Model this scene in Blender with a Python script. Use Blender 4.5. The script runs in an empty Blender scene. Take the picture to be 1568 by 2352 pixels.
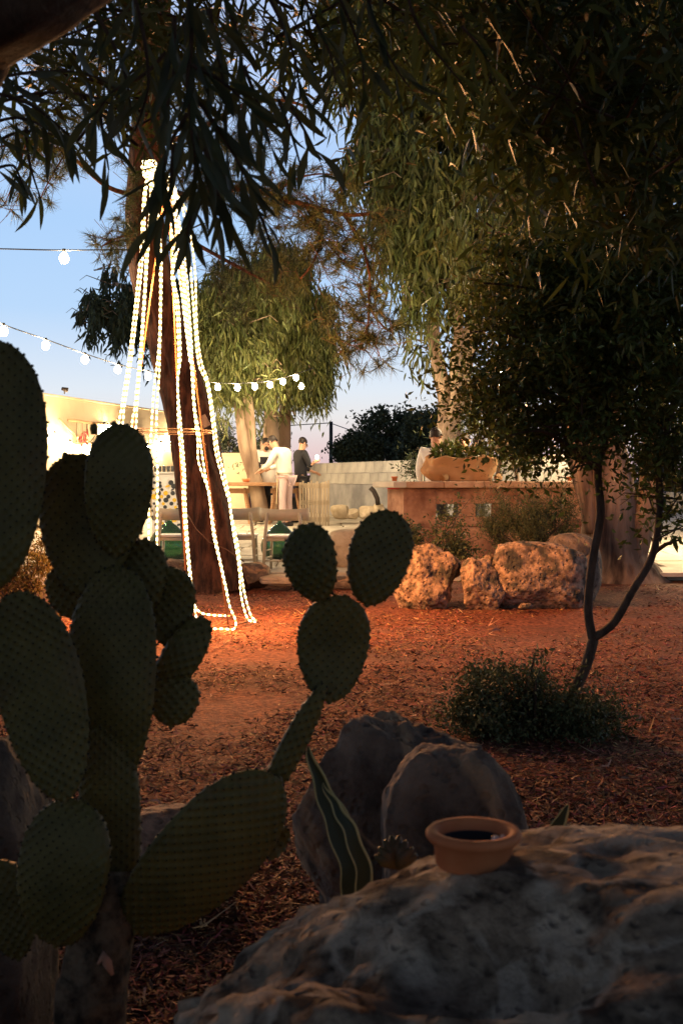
import bpy, math, random
import numpy as np
from mathutils import Vector, Matrix, noise, Quaternion

rnd = random.Random(7)
rng = np.random.default_rng(7)
SC = bpy.context.scene
COL = SC.collection
PI = math.pi

# ------------------------------------------------------------------ camera
F = 2800.0
CAMZ = 1.25
PITCH = math.atan(76.0 / F)
cam_d = bpy.data.cameras.new('camera')
cam = bpy.data.objects.new('camera', cam_d)
COL.objects.link(cam)
cam.location = (0, 0, CAMZ)
cam.rotation_euler = (PI / 2 - PITCH, 0, 0)
cam_d.sensor_fit = 'HORIZONTAL'
cam_d.sensor_width = 24.0
cam_d.lens = 24.0 * F / 1568.0
cam_d.clip_start = 0.05
cam_d.clip_end = 3000
cam_d.dof.use_dof = True
cam_d.dof.focus_distance = 12.0
cam_d.dof.aperture_fstop = 11.0
SC.camera = cam

# ------------------------------------------------------------------ dusk sky
W = bpy.data.worlds.new('World')
SC.world = W
W.use_nodes = True
nt = W.node_tree
for n in list(nt.nodes):
    nt.nodes.remove(n)
wo = nt.nodes.new('ShaderNodeOutputWorld')
wb = nt.nodes.new('ShaderNodeBackground')
tc = nt.nodes.new('ShaderNodeTexCoord')
sx = nt.nodes.new('ShaderNodeSeparateXYZ')
rp = nt.nodes.new('ShaderNodeValToRGB')
nt.links.new(tc.outputs['Generated'], sx.inputs[0])
nt.links.new(sx.outputs['Z'], rp.inputs[0])
nt.links.new(rp.outputs[0], wb.inputs[0])
nt.links.new(wb.outputs[0], wo.inputs[0])
wb.inputs[1].default_value = 1.0
cr = rp.color_ramp


def lin(r, g, b):
    f = lambda c: (c / 255 / 12.92) if c <= 10 else ((c / 255 + .055) / 1.055) ** 2.4
    return (f(r), f(g), f(b), 1)


SKY = [(0.0, lin(214, 176, 186)), (0.022, lin(235, 208, 206)), (0.05, lin(237, 234, 233)), (0.072, lin(228, 237, 247)),
       (0.135, lin(188, 219, 253)), (0.205, lin(176, 212, 253)), (0.34, lin(190, 212, 250)), (0.46, lin(92, 112, 160)), (0.62, lin(36, 46, 74)), (1.0, lin(18, 25, 44))]
while len(cr.elements) < len(SKY):
    cr.elements.new(0.5)
for e, (p, c) in zip(cr.elements, SKY):
    e.position = p
    e.color = c

SC.view_settings.view_transform = 'Standard'
SC.view_settings.look = 'None'
SC.view_settings.exposure = 0.0
SC.view_settings.gamma = 1.0
SC.view_settings.use_curve_mapping = False
SC.render.engine = 'CYCLES'
SC.cycles.use_denoising = True
SC.cycles.max_bounces = 5
SC.cycles.diffuse_bounces = 3
SC.cycles.glossy_bounces = 2
SC.cycles.transmission_bounces = 5
SC.cycles.transparent_max_bounces = 6
SC.cycles.sample_clamp_indirect = 2.0
SC.cycles.caustics_reflective = False
SC.cycles.caustics_refractive = False


# ------------------------------------------------------------------ helpers
def P(u, v, d):
    """point at depth d seen at place u,v of the 1568 x 2352 picture"""
    x = (u - 784) / F
    y = (1176 - v) / F
    c, s = math.cos(PITCH), math.sin(PITCH)
    fy = c + y * s
    fz = -s + y * c
    k = d / fy
    return Vector((x * k, d, CAMZ + fz * k))


def px(n, d):
    return n * d / F


def gz(x, y):
    b = 0.02 * noise.noise(Vector((x * .7, y * .7, 0))) + 0.008 * noise.noise(Vector((x * 3, y * 3, 5)))
    if y < 13.2:
        return b
    if y < 14.0:
        t = (y - 13.2) / .8
        return b * (1 - t) + t * 0.02
    return 0.02 + min(y - 14.0, 18.0) * 0.0205


def tz(y):
    return 0.13 + (y - 13.8) * 0.0205


def link(o, parent=None):
    COL.objects.link(o)
    if parent is not None:
        o.parent = parent
    return o


def tag(o, label=None, cat=None, group=None, kind=None):
    if label: o['label'] = label
    if cat: o['category'] = cat
    if group: o['group'] = group
    if kind: o['kind'] = kind
    return o


def empty(name, loc, label, cat, group=None, rz=0):
    o = bpy.data.objects.new(name, None)
    o.location = loc
    o.rotation_euler = (0, 0, rz)
    o.empty_display_size = .1
    link(o)
    return tag(o, label, cat, group)


class MB:
    def __init__(s):
        s.v = []; s.f = []; s.m = []

    def add(s, vs, fs, mi=0):
        b = len(s.v)
        s.v += [tuple(p) for p in vs]
        for f in fs:
            s.f.append(tuple(i + b for i in f)); s.m.append(mi)
        return s

    def box(s, c, size, rz=0, mi=0, M=None, ch=0.0):
        hx, hy, hz = [q / 2 for q in size]
        b = ch
        vs = []; fs = []
        if b <= 0:
            for z in (-hz, hz):
                for x, y in ((-hx, -hy), (hx, -hy), (hx, hy), (-hx, hy)):
                    vs.append((x, y, z))
            fs = [(0, 3, 2, 1), (4, 5, 6, 7), (0, 1, 5, 4), (1, 2, 6, 5), (2, 3, 7, 6), (3, 0, 4, 7)]
        else:
            for z, k in ((-hz, b), (-hz + b, 0), (hz - b, 0), (hz, b)):
                for x, y in ((-hx + k, -hy + k), (hx - k, -hy + k), (hx - k, hy - k), (-hx + k, hy - k)):
                    vs.append((x, y, z))
            fs = [(0, 3, 2, 1), (12, 13, 14, 15)]
            for r in range(3):
                for i in range(4):
                    j = (i + 1) % 4
                    fs.append((r * 4 + i, r * 4 + j, r * 4 + 4 + j, r * 4 + 4 + i))
        R = M if M is not None else Matrix.Rotation(rz, 3, 'Z')
        c = Vector(c)
        s.add([R @ Vector(p) + c for p in vs], fs, mi)
        return s

    def tube(s, pts, rad, sides=8, mi=0, cap=True, wob=None):
        pts = [Vector(p) for p in pts]
        n = len(pts)
        if not hasattr(rad, '__len__'):
            rad = [rad] * n
        vs = []; fs = []
        t0 = (pts[1] - pts[0]).normalized()
        up = Vector((0, 0, 1)) if abs(t0.z) < .9 else Vector((1, 0, 0))
        nrm = t0.cross(up).normalized()
        for i in range(n):
            t = (pts[min(i + 1, n - 1)] - pts[max(i - 1, 0)])
            if t.length < 1e-9: t = t0
            t = t.normalized()
            nrm = (nrm - t * nrm.dot(t))
            if nrm.length < 1e-6: nrm = t.orthogonal()
            nrm.normalize()
            bn = t.cross(nrm)
            for k in range(sides):
                a = 2 * PI * k / sides
                r = rad[i]
                if wob: r *= wob(i, k, pts[i], a)
                vs.append(pts[i] + (nrm * math.cos(a) + bn * math.sin(a)) * r)
        for i in range(n - 1):
            for k in range(sides):
                j = (k + 1) % sides
                fs.append((i * sides + k, i * sides + j, (i + 1) * sides + j, (i + 1) * sides + k))
        if cap:
            fs.append(tuple(range(sides - 1, -1, -1)))
            fs.append(tuple((n - 1) * sides + k for k in range(sides)))
        s.add(vs, fs, mi)
        return s

    def lathe(s, prof, c=(0, 0, 0), sides=24, mi=0):
        vs = []; fs = []
        c = Vector(c)
        for r, z in prof:
            for k in range(sides):
                a = 2 * PI * k / sides
                vs.append(c + Vector((r * math.cos(a), r * math.sin(a), z)))
        for i in range(len(prof) - 1):
            for k in range(sides):
                j = (k + 1) % sides
                fs.append((i * sides + k, i * sides + j, (i + 1) * sides + j, (i + 1) * sides + k))
        s.add(vs, fs, mi)
        return s

    def ball(s, c, r, seg=12, ring=8, mi=0):
        if not hasattr(r, '__len__'): r = (r, r, r)
        c = Vector(c)
        vs = [c + Vector((0, 0, -r[2]))]
        for i in range(1, ring):
            th = PI * i / ring
            for k in range(seg):
                a = 2 * PI * k / seg
                vs.append(c + Vector((r[0] * math.sin(th) * math.cos(a), r[1] * math.sin(th) * math.sin(a), -r[2] * math.cos(th))))
        vs.append(c + Vector((0, 0, r[2])))
        fs = []
        for k in range(seg):
            fs.append((0, 1 + (k + 1) % seg, 1 + k))
        for i in range(ring - 2):
            for k in range(seg):
                j = (k + 1) % seg
                fs.append((1 + i * seg + k, 1 + i * seg + j, 1 + (i + 1) * seg + j, 1 + (i + 1) * seg + k))
        L = len(vs) - 1
        for k in range(seg):
            fs.append((L, 1 + (ring - 2) * seg + k, 1 + (ring - 2) * seg + (k + 1) % seg))
        s.add(vs, fs, mi)
        return s

    def mesh(s, name, mats, smooth=True):
        me = bpy.data.meshes.new(name)
        me.from_pydata(s.v, [], s.f)
        if not isinstance(mats, (list, tuple)): mats = [mats]
        for m in mats: me.materials.append(m)
        if len(mats) > 1:
            me.polygons.foreach_set('material_index', s.m)
        me.polygons.foreach_set('use_smooth', [smooth] * len(s.f))
        me.update()
        return me

    def build(s, name, mats, parent=None, smooth=True, world=True, kind=None):
        me = s.mesh(name, mats, smooth)
        o = bpy.data.objects.new(name, me)
        link(o, parent)
        if parent is not None and world:
            o.matrix_parent_inverse = basis_inv(parent)
        if kind: o['kind'] = kind
        return o


def world_of(o):
    m = Matrix.LocRotScale(o.location, o.rotation_euler, o.scale)
    if o.parent is not None:
        return world_of(o.parent) @ o.matrix_parent_inverse @ m
    return m


def basis_inv(o):
    return world_of(o).inverted()


def np_mesh(name, V, faces_idx, k, mat, parent=None, kind='stuff', smooth=False, mats_idx=None):
    """faces_idx flat array, k verts per face"""
    me = bpy.data.meshes.new(name)
    nf = len(faces_idx) // k
    me.vertices.add(len(V)); me.vertices.foreach_set('co', V.astype(np.float32).ravel())
    me.loops.add(nf * k); me.loops.foreach_set('vertex_index', faces_idx.astype(np.int32))
    me.polygons.add(nf)
    me.polygons.foreach_set('loop_start', (np.arange(nf) * k).astype(np.int32))
    me.polygons.foreach_set('use_smooth', np.full(nf, smooth))
    for m in (mat if isinstance(mat, (list, tuple)) else [mat]): me.materials.append(m)
    if mats_idx is not None: me.polygons.foreach_set('material_index', mats_idx.astype(np.int32))
    me.update(calc_edges=True)
    o = bpy.data.objects.new(name, me)
    link(o, parent)
    if parent is not None: o.matrix_parent_inverse = basis_inv(parent)
    if kind: o['kind'] = kind
    return o


# ------------------------------------------------------------------ materials
def mat(name, col, rough=.7, col2=None, scale=5.0, bump=0.0, bscale=30.0, metal=0, spec=.3, island=0.0, trans=0.0, emis=None, estr=0,
        detail=6, contrast=(.35, .65), stretch=(1, 1, 1), hue_obj=0.0, col3=None, scale3=2.0, transm=0.0, bdist=.01, veins=None, pits=0.0, pscale=30):
    m = bpy.data.materials.new(name)
    m.use_nodes = True
    t = m.node_tree
    b = t.nodes['Principled BSDF']
    b.inputs['Roughness'].default_value = rough
    b.inputs['Metallic'].default_value = metal
    b.inputs['Specular IOR Level'].default_value = spec
    b.inputs['Base Color'].default_value = (*col, 1)
    if transm: b.inputs['Transmission Weight'].default_value = transm
    need = col2 is not None or bump > 0 or island > 0
    last = None
    if need:
        g = t.nodes.new('ShaderNodeTexCoord')
        mp = t.nodes.new('ShaderNodeMapping'); mp.inputs['Scale'].default_value = stretch
        t.links.new(g.outputs['Object'], mp.inputs[0])
    if col2 is not None:
        nz = t.nodes.new('ShaderNodeTexNoise'); nz.inputs['Scale'].default_value = scale; nz.inputs['Detail'].default_value = detail
        nz.inputs['Roughness'].default_value = .6
        t.links.new(mp.outputs[0], nz.inputs[0])
        r = t.nodes.new('ShaderNodeValToRGB')
        r.color_ramp.elements[0].position = contrast[0]; r.color_ramp.elements[1].position = contrast[1]
        r.color_ramp.elements[0].color = (*col, 1); r.color_ramp.elements[1].color = (*col2, 1)
        t.links.new(nz.outputs[0], r.inputs[0])
        last = r.outputs[0]
        if col3 is not None:
            n3 = t.nodes.new('ShaderNodeTexNoise'); n3.inputs['Scale'].default_value = scale3; n3.inputs['Detail'].default_value = 4
            t.links.new(mp.outputs[0], n3.inputs[0])
            r3 = t.nodes.new('ShaderNodeValToRGB'); r3.color_ramp.elements[0].position = .5; r3.color_ramp.elements[1].position = .62
            t.links.new(n3.outputs[0], r3.inputs[0])
            mx = t.nodes.new('ShaderNodeMix'); mx.data_type = 'RGBA'
            t.links.new(r3.outputs[0], mx.inputs[0]); t.links.new(last, mx.inputs[6]); mx.inputs[7].default_value = (*col3, 1)
            last = mx.outputs[2]
    if veins is not None:
        nv_ = t.nodes.new('ShaderNodeTexNoise'); nv_.inputs['Scale'].default_value = veins[1]; nv_.inputs['Detail'].default_value = 5; nv_.inputs['Distortion'].default_value = .6
        t.links.new(mp.outputs[0], nv_.inputs[0])
        sb_ = t.nodes.new('ShaderNodeMath'); sb_.operation = 'SUBTRACT'; sb_.inputs[1].default_value = .5
        ab_ = t.nodes.new('ShaderNodeMath'); ab_.operation = 'ABSOLUTE'
        mv = t.nodes.new('ShaderNodeMapRange'); mv.inputs[1].default_value = .004; mv.inputs[2].default_value = .03; mv.inputs[3].default_value = .8; mv.inputs[4].default_value = 0
        mx = t.nodes.new('ShaderNodeMix'); mx.data_type = 'RGBA'
        t.links.new(nv_.outputs[0], sb_.inputs[0]); t.links.new(sb_.outputs[0], ab_.inputs[0]); t.links.new(ab_.outputs[0], mv.inputs[0])
        t.links.new(mv.outputs[0], mx.inputs[0]); t.links.new(last, mx.inputs[6]); mx.inputs[7].default_value = (*veins[0], 1)
        last = mx.outputs[2]
    if island > 0:
        gi = t.nodes.new('ShaderNodeNewGeometry')
        mr = t.nodes.new('ShaderNodeMapRange'); mr.inputs[3].default_value = 1 - island; mr.inputs[4].default_value = 1 + island
        t.links.new(gi.outputs['Random Per Island'], mr.inputs[0])
        hs = t.nodes.new('ShaderNodeHueSaturation')
        mh = t.nodes.new('ShaderNodeMapRange'); mh.inputs[3].default_value = .5 - island * .06; mh.inputs[4].default_value = .5 + island * .05
        ml = t.nodes.new('ShaderNodeMath'); ml.operation = 'FRACT'
        m7 = t.nodes.new('ShaderNodeMath'); m7.operation = 'MULTIPLY'; m7.inputs[1].default_value = 7.31
        t.links.new(gi.outputs['Random Per Island'], m7.inputs[0]); t.links.new(m7.outputs[0], ml.inputs[0]); t.links.new(ml.outputs[0], mh.inputs[0])
        t.links.new(mh.outputs[0], hs.inputs['Hue']); t.links.new(mr.outputs[0], hs.inputs['Value'])
        if last is not None: t.links.new(last, hs.inputs['Color'])
        else: hs.inputs['Color'].default_value = (*col, 1)
        last = hs.outputs[0]
    if hue_obj > 0:
        oi = t.nodes.new('ShaderNodeObjectInfo')
        mr = t.nodes.new('ShaderNodeMapRange'); mr.inputs[3].default_value = 1 - hue_obj; mr.inputs[4].default_value = 1 + hue_obj
        t.links.new(oi.outputs['Random'], mr.inputs[0])
        hs = t.nodes.new('ShaderNodeHueSaturation')
        t.links.new(mr.outputs[0], hs.inputs['Value'])
        if last is not None: t.links.new(last, hs.inputs['Color'])
        else: hs.inputs['Color'].default_value = (*col, 1)
        last = hs.outputs[0]
    if last is not None:
        t.links.new(last, b.inputs['Base Color'])
    if bump > 0:
        nb = t.nodes.new('ShaderNodeTexNoise'); nb.inputs['Scale'].default_value = bscale; nb.inputs['Detail'].default_value = 8
        nb.inputs['Roughness'].default_value = .65
        t.links.new(mp.outputs[0], nb.inputs[0])
        h = nb.outputs[0]
        if pits > 0:
            vo = t.nodes.new('ShaderNodeTexVoronoi'); vo.inputs['Scale'].default_value = pscale
            t.links.new(mp.outputs[0], vo.inputs[0])
            mr = t.nodes.new('ShaderNodeMapRange'); mr.inputs[1].default_value = .1; mr.inputs[2].default_value = .32; mr.inputs[3].default_value = -pits; mr.inputs[4].default_value = 0
            t.links.new(vo.outputs['Distance'], mr.inputs[0])
            ad = t.nodes.new('ShaderNodeMath'); ad.operation = 'ADD'
            t.links.new(h, ad.inputs[0]); t.links.new(mr.outputs[0], ad.inputs[1]); h = ad.outputs[0]
        bp = t.nodes.new('ShaderNodeBump'); bp.inputs['Strength'].default_value = bump; bp.inputs['Distance'].default_value = bdist
        t.links.new(h, bp.inputs['Height']); t.links.new(bp.outputs[0], b.inputs['Normal'])
    if emis:
        b.inputs['Emission Color'].default_value = (*emis, 1); b.inputs['Emission Strength'].default_value = estr
    if trans > 0:
        tr = t.nodes.new('ShaderNodeBsdfTranslucent')
        mxs = t.nodes.new('ShaderNodeMixShader'); mxs.inputs[0].default_value = trans
        out = t.nodes['Material Output']
        if last is not None: t.links.new(last, tr.inputs[0])
        else: tr.inputs[0].default_value = (*col, 1)
        t.links.new(b.outputs[0], mxs.inputs[1]); t.links.new(tr.outputs[0], mxs.inputs[2]); t.links.new(mxs.outputs[0], out.inputs[0])
    return m


M = {}
M['soil'] = mat('soil', (.10, .022, .008), .95, (.36, .125, .055), 26, 1.0, 70, contrast=(.42, .68), col3=(.12, .045, .022), scale3=.9, bdist=.02, detail=9)
M['litter'] = mat('litter', (.26, .115, .06), .8, island=.85)
M['litter_pale'] = mat('litter_pale', (.42, .26, .15), .8, island=.5)
M['limestone'] = mat('limestone', (.46, .40, .31), .85, (.60, .54, .43), 4, .3, 40, hue_obj=.10)
M['plaster_wall'] = mat('plaster_wall', (.58, .47, .30), .9, (.68, .57, .39), 1.2, .25, 18)
M['block'] = mat('block', (.30, .29, .27), .9, (.44, .42, .38), 3, .35, 60, hue_obj=.12)
M['render_grey'] = mat('render_grey', (.19, .19, .20), .9, (.38, .37, .36), 1.4, .3, 30)
M['terracotta_wall'] = mat('terracotta_wall', (.28, .13, .07), .9, (.52, .29, .17), 5, .9, 16, bdist=.03, col3=(.20, .09, .05), scale3=2.6, detail=10)
M['slab_stone'] = mat('slab_stone', (.42, .24, .14), .9, (.60, .40, .26), 6, .7, 24, bdist=.02, hue_obj=.12)
M['terracotta'] = mat('terracotta', (.50, .14, .045), .75, (.60, .21, .08), 12, .15, 80)
M['rock'] = mat('rock', (.11, .075, .05), .95, (.52, .34, .22), 14, 1.0, 30, col3=(.085, .075, .055), scale3=5.5, bdist=.03, pits=.9, pscale=20, contrast=(.36, .6), detail=10)
M['rock_pale'] = mat('rock_pale', (.42, .33, .22), .95, (.58, .48, .34), 7, .7, 28, bdist=.02, pits=.4, pscale=24)
M['rock_dark'] = mat('rock_dark', (.08, .052, .032), .95, (.58, .43, .28), 14, 1.0, 60, col3=(.70, .55, .38), scale3=11, bdist=.02, pits=.6, pscale=45, contrast=(.40, .66), detail=12, veins=((.62, .50, .36), 5.0))
M['rock_smooth'] = mat('rock_smooth', (.085, .062, .045), .95, (.34, .25, .175), 6, 1.0, 45, col3=(.10, .08, .065), scale3=4, bdist=.015, pits=.7, pscale=26, contrast=(.38, .68), detail=12, veins=((.42, .27, .15), 1.6))
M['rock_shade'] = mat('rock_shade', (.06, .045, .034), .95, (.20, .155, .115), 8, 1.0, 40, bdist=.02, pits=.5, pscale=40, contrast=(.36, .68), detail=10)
M['litter_dark'] = mat('litter_dark', (.055, .026, .014), .9, island=.6)
M['bark_pine'] = mat('bark_pine', (.03, .014, .008), .95, (.125, .055, .03), 16, 1.0, 24, stretch=(1, 1, .22), bdist=.05, contrast=(.4, .62))
M['bark_euc'] = mat('bark_euc', (.22, .15, .10), .8, (.42, .31, .21), 5, .6, 14, stretch=(1, 1, .22), col3=(.14, .085, .055), scale3=2.6)
M['bark_dark'] = mat('bark_dark', (.045, .03, .02), .9, (.12, .08, .052), 22, 1.0, 50, stretch=(1, 1, .35), bdist=.015)
M['bark_great'] = mat('bark_great', (.15, .09, .055), .9, (.46, .31, .20), 4, .9, 16, stretch=(1, 1, .18), col3=(.06, .036, .024), scale3=3.5, bdist=.03)
M['bark_far'] = mat('bark_far', (.1, .07, .05), .9)
M['leaf_near'] = mat('leaf_near', (.045, .06, .022), .45, trans=.15, spec=.4, hue_obj=.3)
M['leaf_stuff'] = mat('leaf_stuff', (.065, .09, .02), .5, trans=.2, island=.4)
M['leaf_euc'] = mat('leaf_euc', (.10, .115, .034), .5, trans=.25, island=.55)
M['leaf_small'] = mat('leaf_small', (.085, .11, .024), .55, trans=.2, island=.6, spec=.2)
M['leaf_dark'] = mat('leaf_dark', (.045, .06, .03), .6, trans=.1, island=.4)
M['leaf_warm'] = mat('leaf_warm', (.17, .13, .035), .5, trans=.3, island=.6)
M['leaf_rosemary'] = mat('leaf_rosemary', (.075, .09, .035), .6, trans=.15, island=.5)
M['needle'] = mat('needle', (.055, .075, .028), .6, trans=.2, island=.6)
M['cactus'] = mat('cactus', (.070, .062, .014), .55, (.12, .10, .024), 14, .25, 60, col3=(.10, .065, .03), scale3=3)
M['areole'] = mat('areole', (.022, .02, .014), .9)
M['cactus_trunk'] = mat('cactus_trunk', (.035, .026, .015), .9, (.20, .15, .09), 30, 1.0, 50, contrast=(.4,.62), bdist=.02)
M['wood'] = mat('wood', (.30, .16, .08), .7, (.40, .23, .12), 8, .2, 30, stretch=(1, 1, 6))
M['wood_grey'] = mat('wood_grey', (.28, .22, .15), .85, (.40, .32, .22), 8, .4, 40, stretch=(4, 4, .5), hue_obj=.2)
M['chair_paint'] = mat('chair_paint', (.46, .42, .30), .5, (.52, .47, .34), 6)
M['seat_white'] = mat('seat_white', (.72, .68, .60), .45)
M['metal_dark'] = mat('metal_dark', (.04, .03, .025), .6, metal=.3)
M['rust'] = mat('rust', (.16, .07, .035), .8)
M['cable'] = mat('cable', (.015, .015, .015), .6)
M['cable_brown'] = mat('cable_brown', (.14, .07, .035), .6)
M['burlap'] = mat('burlap', (.40, .23, .10), .95, (.50, .30, .145), 4, .6, 120, bdist=.01)
M['glass_green'] = mat('glass_green', (.10, .42, .20), .06, transm=.75, spec=.6)
M['glass_clear'] = mat('glass_clear', (.9, .9, .88), .05, transm=.9)
M['skin'] = mat('skin', (.50, .27, .17), .55)
M['hair'] = mat('hair', (.018, .012, .01), .6)
M['shirt_white'] = mat('shirt_white', (.72, .68, .60), .85, (.78, .75, .67), 9, .35, 14, bdist=.02)
M['shirt_black'] = mat('shirt_black', (.018, .018, .022), .85)
M['trousers_pink'] = mat('trousers_pink', (.60, .44, .42), .85, bump=.3, bscale=12)
M['trousers_dark'] = mat('trousers_dark', (.03, .028, .03), .85)
M['apron_tan'] = mat('apron_tan', (.42, .34, .22), .9)
M['white_paint'] = mat('white_paint', (.75, .73, .68), .6)
M['print_yellow'] = mat('print_yellow', (.75, .50, .04), .6)
M['print_black'] = mat('print_black', (.04, .045, .05), .6)
M['chili'] = mat('chili', (.22, .02, .02), .4, island=.4)
M['agave'] = mat('agave', (.03, .045, .022), .5)
M['agave_edge'] = mat('agave_edge', (.42, .38, .16), .55)
M['red'] = mat('red', (.5, .03, .02), .5)


def glassmat(name, tint):
    m = bpy.data.materials.new(name); m.use_nodes = True
    t = m.node_tree; t.nodes.remove(t.nodes['Principled BSDF'])
    a = t.nodes.new('ShaderNodeBsdfTransparent'); a.inputs[0].default_value = (*tint, 1)
    g = t.nodes.new('ShaderNodeBsdfGlossy'); g.inputs['Roughness'].default_value = .08
    d = t.nodes.new('ShaderNodeBsdfDiffuse'); d.inputs[0].default_value = (tint[0] * .5, tint[1] * .5, tint[2] * .5, 1)
    f = t.nodes.new('ShaderNodeFresnel'); f.inputs[0].default_value = 1.5
    x = t.nodes.new('ShaderNodeMixShader'); y = t.nodes.new('ShaderNodeMixShader'); y.inputs[0].default_value = .22
    t.links.new(a.outputs[0], y.inputs[1]); t.links.new(d.outputs[0], y.inputs[2])
    t.links.new(f.outputs[0], x.inputs[0]); t.links.new(y.outputs[0], x.inputs[1]); t.links.new(g.outputs[0], x.inputs[2])
    t.links.new(x.outputs[0], t.nodes['Material Output'].inputs[0])
    return m


M['glass_green'] = glassmat('green_glass', (.36, .66, .42))
M['glass_clear'] = glassmat('clear_glass', (.93, .93, .90))


def emat(name, col, s):
    m = bpy.data.materials.new(name); m.use_nodes = True
    t = m.node_tree; t.nodes.remove(t.nodes['Principled BSDF'])
    e = t.nodes.new('ShaderNodeEmission'); e.inputs[0].default_value = (*col, 1); e.inputs[1].default_value = s
    t.links.new(e.outputs[0], t.nodes['Material Output'].inputs[0])
    return m


WARM = (1.0, .62, .27)
M['rope_dim'] = emat('rope_dim', (1.0, .60, .17), 2.4)
M['rope_bead'] = emat('rope_bead', (1.0, .82, .48), 10.0)
M['bulb'] = emat('bulb', (1.0, .74, .43), 700.0)
M['bulb_strong'] = emat('bulb_strong', (1.0, .72, .40), 620.0)
M['flame'] = emat('flame', (1.0, .8, .5), 60.0)

# ------------------------------------------------------------------ ground
def make_ground():
    xs = np.concatenate([-np.geomspace(700, 8, 14), np.linspace(-7.5, 9.5, 230), np.geomspace(10, 700, 14)])
    ys = np.concatenate([-np.geomspace(300, 4, 10), np.linspace(-3.5, 13.9, 260), np.linspace(14.1, 34, 40), np.geomspace(36, 1800, 14)])
    V = []; A = []
    for y in ys:
        for x in xs:
            z = gz(x, y)
            if 2 < y < 13.8 and -7 < x < 9:
                z += .012 * noise.noise(Vector((x * 9, y * 9, 1)))
            V.append((x, y, z))
    nx = len(xs); ny = len(ys)
    i = np.arange(nx - 1)[None, :] + np.arange(ny - 1)[:, None] * nx
    Fq = np.stack([i, i + 1, i + nx + 1, i + nx], -1).ravel()
    o = np_mesh('ground', np.array(V), Fq, 4, M['soil'], kind='structure', smooth=True)
    return o


make_ground()


def litter(name, n, length, width, m, y0, y1, pw, seed, label, cat, curl=.3):
    r = np.random.default_rng(seed)
    q = r.random(n)
    a = 1 - pw
    y = (y0 ** a + q * (y1 ** a - y0 ** a)) ** (1 / a)
    x = (r.random(n) * 1.4 - .7) * (y * .62 + .6) + y * .02
    kp = np.array([noise.noise(Vector((a_ * .9, b_ * .9, 7))) + .5 * noise.noise(Vector((a_ * 2.6, b_ * 2.6, 2))) > q_ for a_, b_, q_ in zip(x, y, r.random(n) * .9 - .55)])
    x = x[kp]; y = y[kp]; n = len(x)
    z = np.array([gz(a_, b_) for a_, b_ in zip(x, y)]) + .006 + r.random(n) * .014
    L = length * (.4 + r.random(n) * 1.2) / 2; Wd = width * (.5 + r.random(n)) / 2
    th = r.random(n) * 2 * PI; tilt = r.normal(0, .28, n)
    D = np.stack([np.cos(th), np.sin(th), tilt], 1)
    S = np.stack([-np.sin(th), np.cos(th), r.normal(0, .5, n)], 1)
    C = np.stack([x, y, z], 1)
    bend = S * (r.normal(0, curl, n) * L)[:, None]
    V = np.empty((n, 6, 3))
    V[:, 0] = C - D * L[:, None] - S * Wd[:, None] * .4 + bend
    V[:, 1] = C - D * L[:, None] + S * Wd[:, None] * .4 + bend
    V[:, 2] = C - S * Wd[:, None]
    V[:, 3] = C + S * Wd[:, None]
    V[:, 4] = C + D * L[:, None] - S * Wd[:, None] * .3 + bend
    V[:, 5] = C + D * L[:, None] + S * Wd[:, None] * .3 + bend
    b = np.arange(n)[:, None] * 6
    Fq = np.concatenate([b + np.array([0, 2, 3, 1]), b + np.array([2, 4, 5, 3])], 1).ravel()
    o = np_mesh(name, V.reshape(-1, 3), Fq, 4, m, kind='stuff')
    tag(o, label, cat)


litter('pine_litter', 230000, .034, .006, M['litter'], 2.2, 14.0, 1.5, 3, 'reddish brown bark chips and dry pine needles covering the ground', 'ground litter')
litter('dark_litter', 70000, .030, .008, M['litter_dark'], 2.2, 14.0, 1.4, 14, 'dark decayed chips scattered through the red mulch', 'ground litter')
litter('dry_leaf_litter', 3200, .085, .010, M['litter_pale'], 2.4, 13.6, 1.3, 4, 'scattered pale curled dry leaves on the red mulch', 'dry leaves', .8)

# ------------------------------------------------------------------ boulders
_ico = {}


def ico(sub):
    if sub not in _ico:
        import bmesh
        bm = bmesh.new(); bmesh.ops.create_icosphere(bm, subdivisions=sub, radius=1)
        _ico[sub] = ([v.co.copy() for v in bm.verts], [tuple(v.index for v in f.verts) for f in bm.faces])
        bm.free()
    return _ico[sub]


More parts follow.
